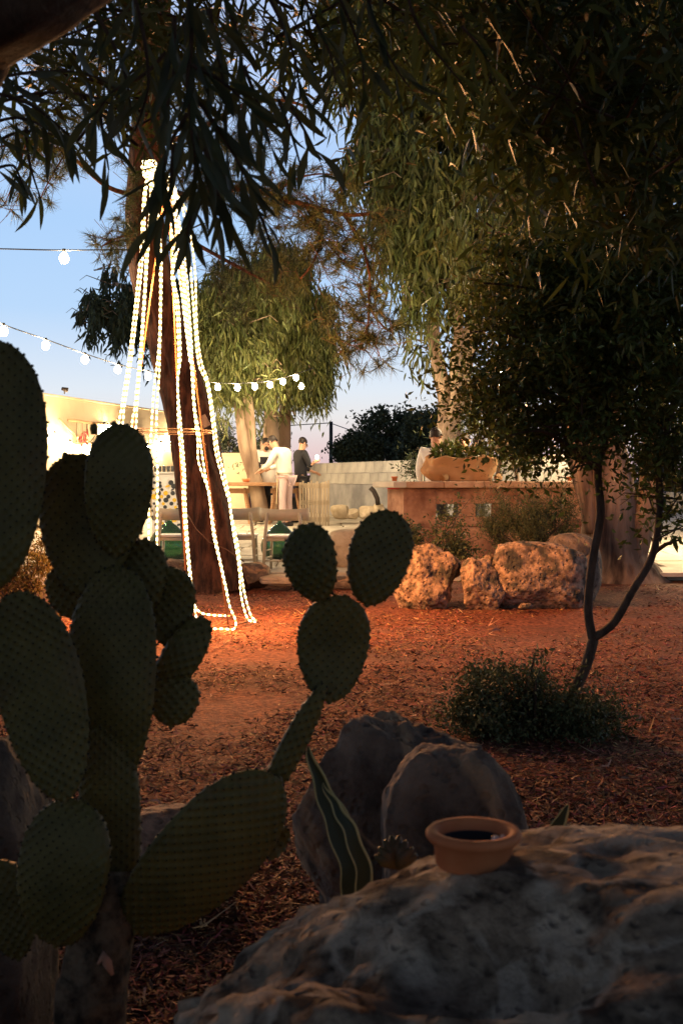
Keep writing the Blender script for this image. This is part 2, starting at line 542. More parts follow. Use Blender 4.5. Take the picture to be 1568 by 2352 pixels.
def boulder_mesh(name, ext, seed, m, sub=5, facets=9, expo=2.6, rough=.10, pit=.03, fine=.02, flat=.82, grit=0, dents=()):
    vs, fs = ico(sub)
    r = random.Random(seed)
    planes = []
    for i in range(facets):
        n = Vector((r.gauss(0, 1), r.gauss(0, 1), r.gauss(0, .8))).normalized()
        planes.append((n, r.uniform(flat - .14, flat + .12)))
    off = Vector((seed * 13.1, seed * 7.7, seed * 3.3))
    out = []
    e = 2 / expo
    for v in vs:
        k = (abs(v.x) ** expo + abs(v.y) ** expo + abs(v.z) ** expo) ** (-1 / expo)
        p = v * k
        for n, d in planes:
            s = p.dot(n)
            if s > d: p = p - n * (s - d) * .92
        q = p * 1.3 + off
        h = noise.fractal(q, .9, 2.0, 4) * rough
        h += noise.fractal(q * 5, .8, 2.1, 4) * fine
        if grit: h += grit * noise.fractal(q * 22, .7, 2.0, 3)
        if pit > 0:
            c = noise.noise(q * 2.4) * .5 + .5
            dd = noise.voronoi(q * 4.2)[0][0]
            h -= pit * max(0, .42 - dd) * 2.4 * (0.4 + c)
        p = p * (1 + h)
        X, Y, Z = p.x * ext[0], p.y * ext[1], p.z * ext[2]
        if Z > 0:
            for (dx, dy, dr, dd) in dents:
                wv = 1 + .4 * noise.noise(Vector((X * 9, Y * 9, 3)))
                Z -= dd * math.exp(-(((X - dx) / (dr * 1.4)) ** 2 + ((Y - dy) / dr) ** 2) ** 1.5 * wv)
        out.append((X, Y, Z))
    b = MB(); b.v = out; b.f = list(fs); b.m = [0] * len(fs)
    return b.mesh(name, m)


def boulder(name, loc, ext, seed, m, label, rz=0, group=None, cat='boulder', tilt=0, **k):
    o = bpy.data.objects.new(name, boulder_mesh(name, ext, seed, m, **k))
    o.location = loc; o.rotation_euler = (0, tilt, rz)
    link(o)
    tag(o, label, cat, group)
    return o


def place_px(u0, u1, vt, vb, d, dy=None):
    """box of a boulder from its outline"""
    x0 = P(u0, vb, d); x1 = P(u1, vt, d)
    c = (x0 + x1) / 2
    ex = (x1.x - x0.x) / 2; ez = (x1.z - x0.z) / 2
    return c, (ex, dy or ex * .75, ez)


G = 'boulders edging the planted bed'
c, e = place_px(898, 1052, 1268, 1400, 11.9)
boulder('boulder', c, (e[0] * 1.05, .3, e[2] * 1.12), 11, M['rock'], 'pitted reddish boulder with a dark hollow, leftmost of the row below the counter', group=G, rough=.16, pit=.07, fine=.035, facets=12, sub=6)
c, e = place_px(1050, 1156, 1288, 1402, 11.7)
boulder('boulder', c, (e[0] * 1.08, .22, e[2] * 1.1), 12, M['rock'], 'small blocky orange boulder between the two larger ones of the row', group=G, rough=.14, pit=.06, fine=.03, sub=6, facets=11)
c, e = place_px(1118, 1335, 1254, 1400, 11.9)
boulder('boulder', c, (e[0] * 1.05, .34, e[2] * 1.1), 13, M['rock'], 'largest squarish grey pitted boulder right of the row in front of rosemary', group=G, rough=.07, pit=.045, fine=.022, expo=3.6, facets=6, sub=6, flat=.98)
c, e = place_px(1235, 1375, 1225, 1400, 12.7)
boulder('boulder', c, (e[0] * 1.05, .35, e[2]), 14, M['rock_smooth'], 'smooth rounded brown boulder behind the largest squarish one', group=G, rough=.05, pit=.0, fine=.01, facets=3)
c, e = place_px(1022, 1062, 1280, 1325, 12.1)
boulder('stone', c, (e[0] * 1.1, .09, e[2] * 1.1), 15, M['rock'], 'small red stone wedged between the left and middle boulders', cat='stone', sub=4)
c, e = place_px(1112, 1135, 1274, 1310, 11.9)
boulder('stone', c, (e[0] * 1.2, .07, e[2] * 1.1), 16, M['rock'], 'small stone leaning on the left top corner of the squarish boulder', cat='stone', sub=4)
c, e = place_px(1190, 1222, 1385, 1402, 11.4)
boulder('stone', c, (e[0], .05, e[2]), 17, M['rock'], 'flat pebble on the mulch below the squarish boulder', cat='stone', sub=3)

# big rocks close to the camera
HUGE = boulder('boulder', (.76, 1.22, .30), (1.03, .68, .545), 22, M['rock_dark'], 'huge rough grey boulder filling the foreground under the clay pot', sub=7, rough=.055, pit=.045, fine=.024, expo=3.0, facets=5, flat=.98, grit=.014, dents=((-.62, .03, .10, .085), (-.30, .36, .05, .05), (-.15, -.1, .09, .05), (-.45, -.28, .06, .04), (.15, .3, .07, .05), (-.8, .1, .05, .03)))
c, e = place_px(660, 1110, 1634, 2200, 3.2)
boulder('boulder', (c.x + .01, c.y, .26), (e[0] * 1.08, .26, .375), 23, M['rock_smooth'], 'grey brown boulder with warm patches behind the variegated leaf', sub=6, rough=.12, pit=.01, fine=.035, facets=14, expo=2.4, flat=.80, grit=.008)
c, e = place_px(860, 1222, 1702, 2250, 2.75)
boulder('boulder', (c.x, c.y, .275), (e[0] * 1.04, .24, .37), 24, M['rock_smooth'], 'smooth dark rounded boulder just behind the clay pot', sub=6, rough=.08, pit=.015, fine=.02, facets=9, expo=2.3, flat=.86, grit=.006)
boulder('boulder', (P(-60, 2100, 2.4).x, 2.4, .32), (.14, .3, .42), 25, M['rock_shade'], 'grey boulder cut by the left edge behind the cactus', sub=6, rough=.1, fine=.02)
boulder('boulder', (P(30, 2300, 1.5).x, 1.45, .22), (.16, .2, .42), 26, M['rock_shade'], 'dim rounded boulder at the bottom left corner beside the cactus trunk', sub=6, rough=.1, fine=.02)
boulder('boulder', (P(385, 1900, 3.6).x, 3.6, .10), (.19, .26, .155), 27, M['rock'], 'low flat striped rock behind the cactus and its broad pad', sub=5, rough=.06, fine=.02, facets=5)
boulder('stone', (P(1365, 1925, 2.3).x, 2.3, .52), (.055, .06, .065), 28, M['rock_pale'], 'pale rounded stone peeking over the back edge of the huge boulder', cat='stone', sub=4)
boulder('boulder', (P(1300, 2100, 2.2).x, 2.2, .22), (.25, .22, .27), 34, M['rock_dark'], 'half hidden rock behind the huge boulder holding the pale stone', sub=5, rough=.06, fine=.02)

# ------------------------------------------------------------------ terrace with paving
def terrace():
    b = MB()
    # body of the terrace, an irregular raised sheet with a rough stone edge
    def edge(x):
        return 14.05 + .18 * noise.noise(Vector((x * .9, 3, 0))) + (.5 if x > 1.0 else 0)
    xs = np.linspace(-12, 12, 90)
    ys = [0, .02, .5, 2, 6, 10, 14, 17.8]
    V = []; fs = []
    for j, dy in enumerate(ys):
        for x in xs:
            y = edge(x) + dy
            V.append((x, y, (tz(y) - .03) if j else -.05))
    nx = len(xs)
    for j in range(len(ys) - 1):
        for i in range(nx - 1):
            fs.append((j * nx + i, j * nx + i + 1, (j + 1) * nx + i + 1, (j + 1) * nx + i))
    b.add(V, fs)
    t = b.build('terrace', M['limestone'], smooth=False)
    tag(t, kind='structure')
    # flagstones, laid in rows, each its own piece
    def flag(w, l, seed):
        r = random.Random(seed)
        m = MB()
        n = 8
        pts = []
        for (sx_, sy_) in ((-1, -1), (0, -1.02), (1, -1), (1.01, 0), (1, 1), (0, 1.01), (-1, 1), (-1.01, 0)):
            pts.append((sx_ * w / 2 * r.uniform(.965, 1.0), sy_ * l / 2 * r.uniform(.965, 1.0)))
        top = [(x * .985, y * .985, .0) for x, y in pts]; mid = [(x, y, -.008) for x, y in pts]; bot = [(x, y, -.045) for x, y in pts]
        fs = [tuple(range(8))]
        for i in range(8):
            j = (i + 1) % 8
            fs += [(8 + i, 8 + j, j, i), (16 + i, 16 + j, 8 + j, 8 + i)]
        m.add(top + mid + bot, fs)
        return m.mesh('paving_slab', M['limestone'], smooth=False)
    kinds = [flag(w, .78, s) for s, w in enumerate((.7, .95, 1.2))]
    wid = (.7, .95, 1.2)
    r = random.Random(5)
    cnt = 0
    y = 14.75
    while y < 27.5 and cnt < 290:
        x = -.36 * y + r.uniform(-.5, 0) - .2
        xmax = .34 * y
        while x < xmax and cnt < 290:
            k = r.randrange(3)
            xc = x + wid[k] / 2
            x += wid[k] + .022
            # skip where planted bed with the counter stands
            if xc > 1.15 and y < 18.3 and xc < 3.9: continue
            o = bpy.data.objects.new('paving_slab', kinds[k])
            o.location = (xc, y, tz(y) + r.uniform(-.004, .006))
            o.rotation_euler = (math.atan(.0205) + r.gauss(0, .004), r.gauss(0, .004), r.gauss(0, .006))
            link(o, t); cnt += 1
        y += .80
    return t


terrace()
# edge stones of the terrace
G2 = 'rough stones edging the terrace'
for (u0, u1, v0, v1, d, sd, lb) in ((240, 430, 1288, 1350, 13.6, 41, 'reddish brown edging stone left of the pine trunk'),
                                    (545, 620, 1296, 1345, 13.75, 42, 'brown edging stone just right of the pine trunk'),
                                    (600, 700, 1322, 1340, 13.6, 43, 'flat pale slab at the mulch edge under the right chair'),
                                    (690, 850, 1325, 1352, 13.8, 44, 'low edging stone behind the small cactus ears'),
                                    (752, 880, 1222, 1302, 15.2, 45, 'big pale squared stone behind the two cactus ears')):
    c, e = place_px(u0, u1, v0, v1, d)
    boulder('edging_stone', c, (e[0] * 1.05, .22, e[2] * 1.15), sd, M['rock_pale'] if sd in (43, 45) else M['rock_smooth'], lb, cat='stone', group=G2, expo=4, rough=.05, fine=.02, pit=.01, sub=5, facets=4, flat=1.0)
for i, (u0, u1, v0, v1, lb) in enumerate(((760, 800, 1162, 1190, 'knobbly yellowish stone next to the pallet fence by the wall'),
                           (798, 826, 1170, 1191, 'small brown stone second from the pallet fence'),
                           (826, 862, 1164, 1190, 'squared yellow stone beside the taller one under the black pipe'),
                           (858, 886, 1158, 1192, 'tall pale block under the black bent pipe at the wall'))):
    c, e = place_px(u0, u1, v0, v1, 24.5)
    boulder('loose_stone', c, (e[0] * 1.1, .16, e[2] * 1.15), 50 + i, M['rock_pale'], lb, cat='stone', group='loose stones at the foot of the block wall', expo=4, rough=.08, fine=.02, pit=.0, sub=4, facets=6)
# stones at the far right of the terrace
ORD = ('first', 'second', 'third', 'fourth', 'fifth', 'sixth', 'seventh')
for i in range(10):
    row = i // 5
    u = 1484 + (i % 5) * 23 + row * 8; v = 1163 - row * 22
    p = P(u, v, 30 + row * .1)
    boulder('loose_stone', p, (.125, .14, .12), 70 + i, M['rock_pale'], '%s stone from the left, %s row of rubble at right edge' % (ORD[i % 5], ('lower', 'upper')[row]), cat='stone', group='rubble stones stacked at the right edge', expo=3.2, rough=.08, pit=0, sub=3)

# ------------------------------------------------------------------ block wall
def block_wall():
    A = Vector((-.95, 30.7)); B = Vector((6.2, 11.4 + .5))
    A = Vector((-.69, 30.0)); D = (Vector((1.65, 23.6)) - A); D.normalize()
    Lw = 12.4
    topz = 1.63
    w = empty('block_wall', (A.x, A.y, .4), 'long pale boundary wall of concrete blocks with grey rendered foot', 'wall')
    ang = math.atan2(D.y, D.x)
    n = Vector((-D.y, D.x))      # pointing away from the camera side?
    # plaster lower part (slightly proud)
    b = MB()
    mid = A + D * (Lw / 2)
    b.box((mid.x, mid.y, (topz - .5 + -.1) / 2), (Lw, .20, topz - .5 + .1), rz=ang)
    b.build('render_coat', M['render_grey'], w, smooth=False)
    blk = MB(); blk.box((0, 0, 0), (.488, .185, .240), ch=.008)
    me = blk.mesh('block', M['block'], smooth=False)
    r = random.Random(3)
    for row in range(2):
        s = -.25 * row + .25
        while s < Lw:
            p = A + D * s
            o = bpy.data.objects.new('block', me)
            o.location = (p.x + r.uniform(-.004, .004), p.y, topz - .125 - .25 * (1 - row))
            o.rotation_euler = (0, 0, ang + r.gauss(0, .004))
            link(o, w); o.matrix_parent_inverse = basis_inv(w)
            s += .5
    m = MB(); m.box((mid.x, mid.y, topz - .25), (Lw, .165, .49), rz=ang)
    m.build('mortar', M['render_grey'], w, smooth=False)
    return A, D


WA, WD = block_wall()

# bent pipe standing on the pale block
pipe = MB(); pipe.tube([P(868, 1160, 24.3), P(866, 1145, 24.3), P(858, 1128, 24.3), P(850, 1120, 24.3)], .05, 10)
tag(pipe.build('drain_pipe', M['metal_dark']), 'short bent black pipe standing against the grey wall', 'pipe')

# ------------------------------------------------------------------ building on the left
def building():
    RZ = 2.8
    def top(u, v):
        d = (RZ - CAMZ) * F / (1100 - v)
        return Vector(((u - 784) / F * d, d))
    a = top(80, 905); c = top(520, 968)
    D = (c - a).normalized()
    a2 = a - D * 8.0; ang = math.atan2(D.y, D.x)
    Lw = (c - a2).length
    mid = a2 + D * Lw / 2
    nback = Vector((-D.y, D.x))
    if nback.x > 0: nback = -nback
    bd = empty('building', (mid.x, mid.y, .2), 'low cream plastered building with flat roof at the left', 'building')
    b = MB()
    cm = mid + nback * 2.5
    b.box((cm.x, cm.y, RZ / 2), (Lw, 5.0, RZ), rz=ang)
    b.build('wall', M['plaster_wall'], bd, smooth=False)
    b = MB(); b.box((cm.x, cm.y, RZ + .022), (Lw + .06, 5.06, .04), rz=ang, ch=.008)
    b.build('roof_coping', M['plaster_wall'], bd, smooth=False)
    b = MB(); q = c - D * .1 - nback * .07
    b.box((q.x, q.y, 1.4), (.22, .10, 2.72), rz=ang)
    b.build('corner_pilaster', M['white_paint'], bd, smooth=False)
    # junction box
    def onwall(u, v, off=.03):
        # intersect view ray with wall plane
        k = (u - 784) / F
        # a + t D : x = k*y
        t = (k * a.y - a.x) / (D.x - k * D.y)
        p = a + D * t
        nf = -nback
        p = p + nf * off
        return P(u, v, p.y)
    q = onwall(271, 972, .03)
    b = MB(); b.box(q, (.16, .05, .16), rz=ang, ch=.008); b.build('junction_box', M['plaster_wall'], bd, smooth=False)
    return a, D, ang, onwall, -nback


BA, BD, BANG, onwall, BN = building()
# camera on the roof
q = P(148, 905, 22.9); q.z = 2.845
sp = MB(); sp.tube([q, q + Vector((0, 0, .07))], .012, 8); sp.tube([q + Vector((-.05, 0, .10)), q + Vector((.06, 0, .07))], [.03, .05], 10)
tag(sp.build('roof_camera', M['metal_dark']), 'small dark camera on the roof edge of the building', 'camera')

# rack with hanging peppers
rk = empty('wall_rack', onwall(250, 1000, .1), 'wooden ladder rack fixed on the cream wall', 'rack')
def bar(name, pa, pb, r, m, parent, flat=False):
    b = MB(); b.tube([pa, pb], r, 8); return b.build(name, m, parent)
bar('rail', onwall(157, 965, .12), onwall(330, 985, .12), .028, M['wood'], rk)
bar('rail', onwall(160, 1017, .12), onwall(345, 1023, .12), .02, M['wood'], rk)
for uu in (178, 200, 222, 262, 300, 326):
    bar('rung', onwall(uu, 966 + (uu - 157) * .115, .12), onwall(uu, 1018, .12), .02, M['wood_grey'], rk)
bar('brace', onwall(135, 963, .14), onwall(176, 1002, .14), .022, M['wood'], rk)


def chilies(u, v, label):
    c0 = onwall(u, v, .24)
    t = empty('chili_bunch', c0, label, 'chili bunch', 'dried chili bunches hanging on the rack')
    r = random.Random(int(u))
    b = MB()
    for i in range(46):
        z = -r.random() * .34
        a = r.uniform(0, 2 * PI); rr = .09 * (1 - abs(z + .12) * 2) + .02
        p = c0 + Vector((math.cos(a) * rr, math.sin(a) * rr, z))
        d = Vector((math.cos(a) * .03, math.sin(a) * .03, -.07))
        b.tube([p, p + d * .5, p + d], [.014, .012, .003], 5)
    b.build('chilies', M['chili'], t, kind='stuff')
    s = MB(); s.tube([c0 + Vector((0, 0, .10)), c0 + Vector((0, 0, -.3))], .006, 6); s.build('string', M['cable_brown'], t)


chilies(189, 982, 'dark red chili bunch hanging left on the wall rack')
chilies(318, 1006, 'round red chili bunch hanging right on the wall rack')

# printed stand with glasses
st_y = 20.5
sd = empty('bar_stand', (P(385, 1180, st_y).x, st_y, tz(st_y)), 'white bar stand papered with yellow and black prints', 'bar stand')
pL = P(348, 1088, st_y); pR = P(425, 1088, st_y)
zt = pL.z; zb = tz(st_y); wS = pR.x - pL.x; xc = (pL.x + pR.x) / 2
b = MB(); b.box((xc, st_y + .3, (zt + zb) / 2), (wS, .55, zt - zb), ch=.005); b.build('cabinet', M['white_paint'], sd, smooth=False)
b = MB(); b.box((xc, st_y + .3, zt + .0155), (wS + .06, .62, .03), ch=.005); b.build('counter_top', M['white_paint'], sd, smooth=False)
r = random.Random(8)
nb = 0
for col in range(4):
    cxp = pL.x + wS * (col + .5) / 4
    pp = MB(); pp.box((cxp, st_y + .021, zb + (zt - zb) * .53), (wS / 4 - .02, .006, (zt - zb) * .84)); pp.build('poster', M['white_paint'], sd, smooth=False)
    y_ = st_y + .016
    for k in range(13):
        rr = r.uniform(.022, .05)
        dx = r.uniform(-.04, .04) + (.04 if k % 2 else -.04); zz = zb + (zt - zb) * (.2 + .055 * k)
        dk = MB(); n = 14; cz = Vector((cxp + dx, y_ - .0006 * k, zz))
        if r.random() < .75:
            vs = [cz + Vector((math.cos(2 * PI * i / n) * rr, 0, math.sin(2 * PI * i / n) * rr)) for i in range(n)]
        else:
            vs = [cz + Vector((sx_ * rr, 0, sz_ * rr * .4 + sx_ * .01)) for sx_, sz_ in ((-1, -1), (1, -1), (1, 1), (-1, 1))]
        dk.add(vs, [tuple(range(len(vs)))])
        dk.build('printed_shape', M['print_yellow'] if r.random() < .42 else M['print_black'], sd, smooth=False)
gl = MB(); gl.lathe([(.001, 0), (.028, .002), (.032, .10), (.030, .10), (.026, .006), (.001, .006)], sides=10)
gme = gl.mesh('drinking_glass', M['glass_clear'])
for i in range(7):
    o = bpy.data.objects.new('drinking_glass', gme); o.location = (pL.x + .05 + i * .072, st_y + .12, zt + .031); link(o)
    tag(o, '%s clear glass from the left on the white bar stand' % ORD[i], 'glass', 'row of glasses on the bar stand')

# yellow lit wall stub behind the table
b = MB(); pa = P(516, 1100, 29.5); pb = P(566, 1100, 29.5)
b.box(((pa.x + pb.x) / 2, 29.5, .95), (pb.x - pa.x + .1, .3, 1.75)); b.box(((pa.x + pb.x) / 2, 29.5, 1.85), (pb.x - pa.x + .16, .36, .05))
tag(b.build('low_wall', M['plaster_wall'], smooth=False), 'short yellow plastered wall between the building and the pale trunk', 'wall')

# ------------------------------------------------------------------ foliage generators
def unit(a):
    return a / np.maximum(np.linalg.norm(a, axis=-1, keepdims=True), 1e-9)


def leaves_quad(Pn, D, L, Wd, r):
    """rhombic leaves with a fold : 4 verts 1 quad"""
    n = len(Pn)
    S = unit(np.cross(D, r.normal(size=(n, 3))))
    N = np.cross(D, S)
    V = np.empty((n, 4, 3))
    V[:, 0] = Pn
    V[:, 1] = Pn + D * (L * .42)[:, None] + S * (Wd / 2)[:, None] + N * (Wd * .12)[:, None]
    V[:, 2] = Pn + D * L[:, None]
    V[:, 3] = Pn + D * (L * .42)[:, None] - S * (Wd / 2)[:, None] + N * (Wd * .12)[:, None]
    return V.reshape(-1, 3), (np.arange(n * 4))


def leaves_long(Pn, D, L, Wd, r, bend=.25):
    """sickle leaves: 8 verts, 3 quads"""
    n = len(Pn)
    S = unit(np.cross(D, r.normal(size=(n, 3)) + np.array([0, .8, 0])))
    N = np.cross(D, S)
    bn = r.normal(0, bend, n)
    V = np.empty((n, 8, 3))
    ts = (0, .33, .68, 1.0); ws = (.12, 1.0, .85, .06)
    for i, (t, w) in enumerate(zip(ts, ws)):
        c = Pn + D * (L * t)[:, None] + S * (L * bn * (t * t))[:, None] + np.array([0, 0, -1.0]) * (L * .25 * t * t)[:, None]
        V[:, i * 2] = c + S * (Wd * w / 2)[:, None]
        V[:, i * 2 + 1] = c - S * (Wd * w / 2)[:, None]
    b = np.arange(n)[:, None] * 8
    Fq = np.concatenate([b + np.array([0, 2, 3, 1]), b + np.array([2, 4, 5, 3]), b + np.array([4, 6, 7, 5])], 1).ravel()
    return V.reshape(-1, 3), Fq


def sample_blobs(blobs, n, r, shell=.55):
    """blobs: (center vec, (rx,ry,rz))"""
    vol = np.array([b[1][0] * b[1][1] * b[1][2] for b in blobs]) ** .8
    idx = r.choice(len(blobs), n, p=vol / vol.sum())
    C = np.array([tuple(b[0]) for b in blobs])[idx]; R = np.array([b[1] for b in blobs])[idx]
    d = unit(r.normal(size=(n, 3)))
    rad = r.random(n) ** (1 / 3) * (1 - shell) + shell * (1 - r.random(n) ** 2 * .35)
    rad = np.minimum(rad, 1.02)
    return C + d * R * rad[:, None], d


def strands(blobs, nst, per, length, leafL, leafW, r, style='droop', long_=True, spread=.05, shell=.5, clump=.16):
    """hanging strands with leaves along them"""
    nc = max(3, nst // 9)
    Pc, dc = sample_blobs(blobs, nc, r, shell); sc_ = .35 + 1.3 * r.random(nc)
    ix = r.integers(0, nc, nst)
    sz = np.mean([np.mean(b[1]) for b in blobs]) * clump
    P0 = Pc[ix] + r.normal(0, 1, (nst, 3)) * sz * np.array([1, 1, .8]); d0 = unit(dc[ix] + r.normal(0, .4, (nst, 3)))
    ln = length * (.5 + r.random(nst)) * sc_[ix]
    t = (np.arange(per) + .5) / per
    T = np.repeat(t[None, :], nst, 0) + r.random((nst, per)) * .08
    out = d0 * np.array([1, 1, .2]) * .35
    if style == 'droop':
        pos = P0[:, None, :] + out[:, None, :] * (ln[:, None] * T)[..., None] + np.array([0, 0, -1.0]) * (ln[:, None] * (T ** 1.3))[..., None]
        base = np.array([0, 0, -1.0]); jit = .5
    elif style == 'up':
        pos = P0[:, None, :] + (d0 * .4 + np.array([0, 0, .8]))[:, None, :] * (ln[:, None] * T)[..., None]
        base = np.array([0, 0, .7]); jit = .7
    else:
        dd = unit(d0 + r.normal(0, .5, size=d0.shape))
        pos = P0[:, None, :] + dd[:, None, :] * (ln[:, None] * T)[..., None]
        base = np.array([0, 0, -.1]); jit = 1.0
    pos = pos.reshape(-1, 3) + r.normal(0, spread, (nst * per, 3))
    n = len(pos)
    D = unit(base + r.normal(0, jit, (n, 3)))
    L = leafL * (.55 + r.random(n) * .8); Wd = leafW * (.6 + r.random(n) * .7)
    if long_:
        return leaves_long(pos, D, L, Wd, r)
    return leaves_quad(pos, D, L, Wd, r)


def bl(lst):
    """(u,v,d,ru,rv,[rd m]) -> blobs"""
    o = []
    for q in lst:
        u, v, d, ru, rv = q[:5]
        rd = q[5] if len(q) > 5 else px((ru + rv) / 2, d)
        o.append((P(u, v, d), (px(ru, d), rd, px(rv, d))))
    return o


def limb(b, pts, r0, r1, sides=8, wob=.0, seed=0):
    pts = [Vector(p) for p in pts]
    # subdivide with catmull
    out = []
    n = len(pts)
    for i in range(n - 1):
        p0 = pts[max(i - 1, 0)]; p1 = pts[i]; p2 = pts[i + 1]; p3 = pts[min(i + 2, n - 1)]
        for k in range(6):
            t = k / 6
            out.append(.5 * ((2 * p1) + (-p0 + p2) * t + (2 * p0 - 5 * p1 + 4 * p2 - p3) * t * t + (-p0 + 3 * p1 - 3 * p2 + p3) * t ** 3))
    out.append(pts[-1])
    m = len(out)
    if hasattr(r0, '__len__'):
        rr = [np.interp(i / (m - 1) * (len(r0) - 1), range(len(r0)), r0) for i in range(m)]
    else:
        rr = [r0 + (r1 - r0) * i / (m - 1) for i in range(m)]
    w = None
    if wob:
        w = lambda i, k, p, a: 1 + wob * noise.noise(Vector((math.cos(a) * 1.5, math.sin(a) * 1.5, p.z * 2 + seed)))
    b.tube(out, rr, sides, wob=w)
    return out


def blob_twigs(b, blobs, n, r, rad, ln, root=None):
    for i in range(n):
        c, R = blobs[int(r.integers(len(blobs)))]
        p = Vector(c) + Vector((r.normal(0, .4) * R[0], r.normal(0, .4) * R[1], r.normal(0, .4) * R[2]))
        d = Vector(r.normal(0, 1, 3)); d.z = abs(d.z) * .6; d.normalize()
        q = p + d * ln * .5; s = q + Vector((d.x * .4, d.y * .4, -.3)) * ln * .5
        b.tube([p - d * ln * .3, p, q, s], [rad, rad * .8, rad * .5, rad * .25], 4)


# ------------------------------------------------------------------ pine tree with the light cone
PD = 13.6
pine = empty('pine_tree', P(495, 1350, PD), 'leaning pine with furrowed brown trunk behind the rope light cone', 'tree')
tb = MB()
tr_px = [(500, 1362, 13.6), (492, 1300, 13.62), (478, 1200, 13.65), (458, 1090, 13.7), (438, 980, 13.75), (418, 890, 13.8), (388, 780, 13.8), (358, 680, 13.75), (340, 600, 13.7), (330, 500, 13.7), (335, 400, 13.7), (345, 250, 13.7), (352, 100, 13.7), (358, -60, 13.7), (365, -260, 13.7)]
tr_w = [76, 64, 60, 58, 55, 52, 47, 46, 46, 44, 42, 40, 37, 34, 28]
pts = [P(*q) for q in tr_px]
out = []; rr = []
n = len(pts)
for i in range(n - 1):
    p0 = pts[max(i - 1, 0)]; p1 = pts[i]; p2 = pts[i + 1]; p3 = pts[min(i + 2, n - 1)]
    for k in range(22):
        t = k / 22
        out.append(.5 * ((2 * p1) + (-p0 + p2) * t + (2 * p0 - 5 * p1 + 4 * p2 - p3) * t * t + (-p0 + 3 * p1 - 3 * p2 + p3) * t ** 3))
        rr.append(px(tr_w[i] + (tr_w[i + 1] - tr_w[i]) * t, PD))
tb.tube(out, rr, 72, wob=lambda i, k, p, a: 1 + .16 * noise.noise(Vector((math.cos(a) * 1.2, math.sin(a) * 1.2, p.z * .8)))
        - .11 * max(0, .38 - noise.voronoi(Vector((math.cos(a) * 3.4, math.sin(a) * 3.4, p.z * 2.2)))[0][0]) * 2 + .05 * noise.noise(Vector((math.cos(a) * 8, math.sin(a) * 8, p.z * 6))))
tb.build('trunk', M['bark_pine'], pine)
lb = MB()
pine_limbs = [
    [(345, 420, 13.7), (430, 450, 13.2), (560, 430, 12.8), (640, 455, 12.6), (700, 470, 12.5), (790, 492, 12.4), (850, 490, 12.3)],
    [(700, 470, 12.5), (735, 540, 12.4), (720, 600, 12.3), (690, 640, 12.2)],
    [(790, 492, 12.4), (830, 560, 12.3), (850, 640, 12.2), (848, 700, 12.1), (880, 750, 12.1), (905, 765, 12.0)],
    [(735, 540, 12.4), (790, 600, 12.3), (830, 620, 12.2)],
    [(848, 700, 12.1), (840, 760, 12.0), (800, 790, 12.0), (780, 810, 11.9)],
    [(840, 760, 12.0), (865, 800, 12.0), (875, 830, 11.9)],
    [(340, 500, 13.7), (450, 560, 13.2), (560, 620, 13.0), (640, 660, 12.8)],
    [(345, 340, 13.7), (450, 300, 13.0), (560, 240, 12.6), (650, 230, 12.4), (720, 250, 12.4)],
    [(335, 450, 13.7), (250, 430, 13.2), (150, 350, 12.8), (60, 330, 12.5), (-20, 340, 12.4)],
    [(335, 560, 13.7), (300, 540, 13.3), (260, 550, 13.0), (235, 565, 12.9)],
    [(348, 200, 13.7), (250, 180, 13.2), (150, 190, 12.8), (60, 220, 12.7)],
    [(350, 120, 13.7), (450, 80, 13.0), (560, 60, 12.7), (680, 90, 12.4)],
    [(640, 455, 12.6), (660, 420, 12.5), (720, 400, 12.4), (775, 405, 12.4), (782, 440, 12.4), (760, 470, 12.4)],
    [(150, 350, 12.8), (110, 420, 12.7), (90, 460, 12.7)],
    [(60, 330, 12.5), (30, 420, 12.4), (10, 470, 12.4)],
]
rl = [.05, .02, .02, .012, .011, .009, .03, .034, .03, .02, .026, .028, .012, .010, .010]
for q, r0 in zip(pine_limbs, rl):
    limb(lb, [P(*a) for a in q], r0, r0 * .35, 7)
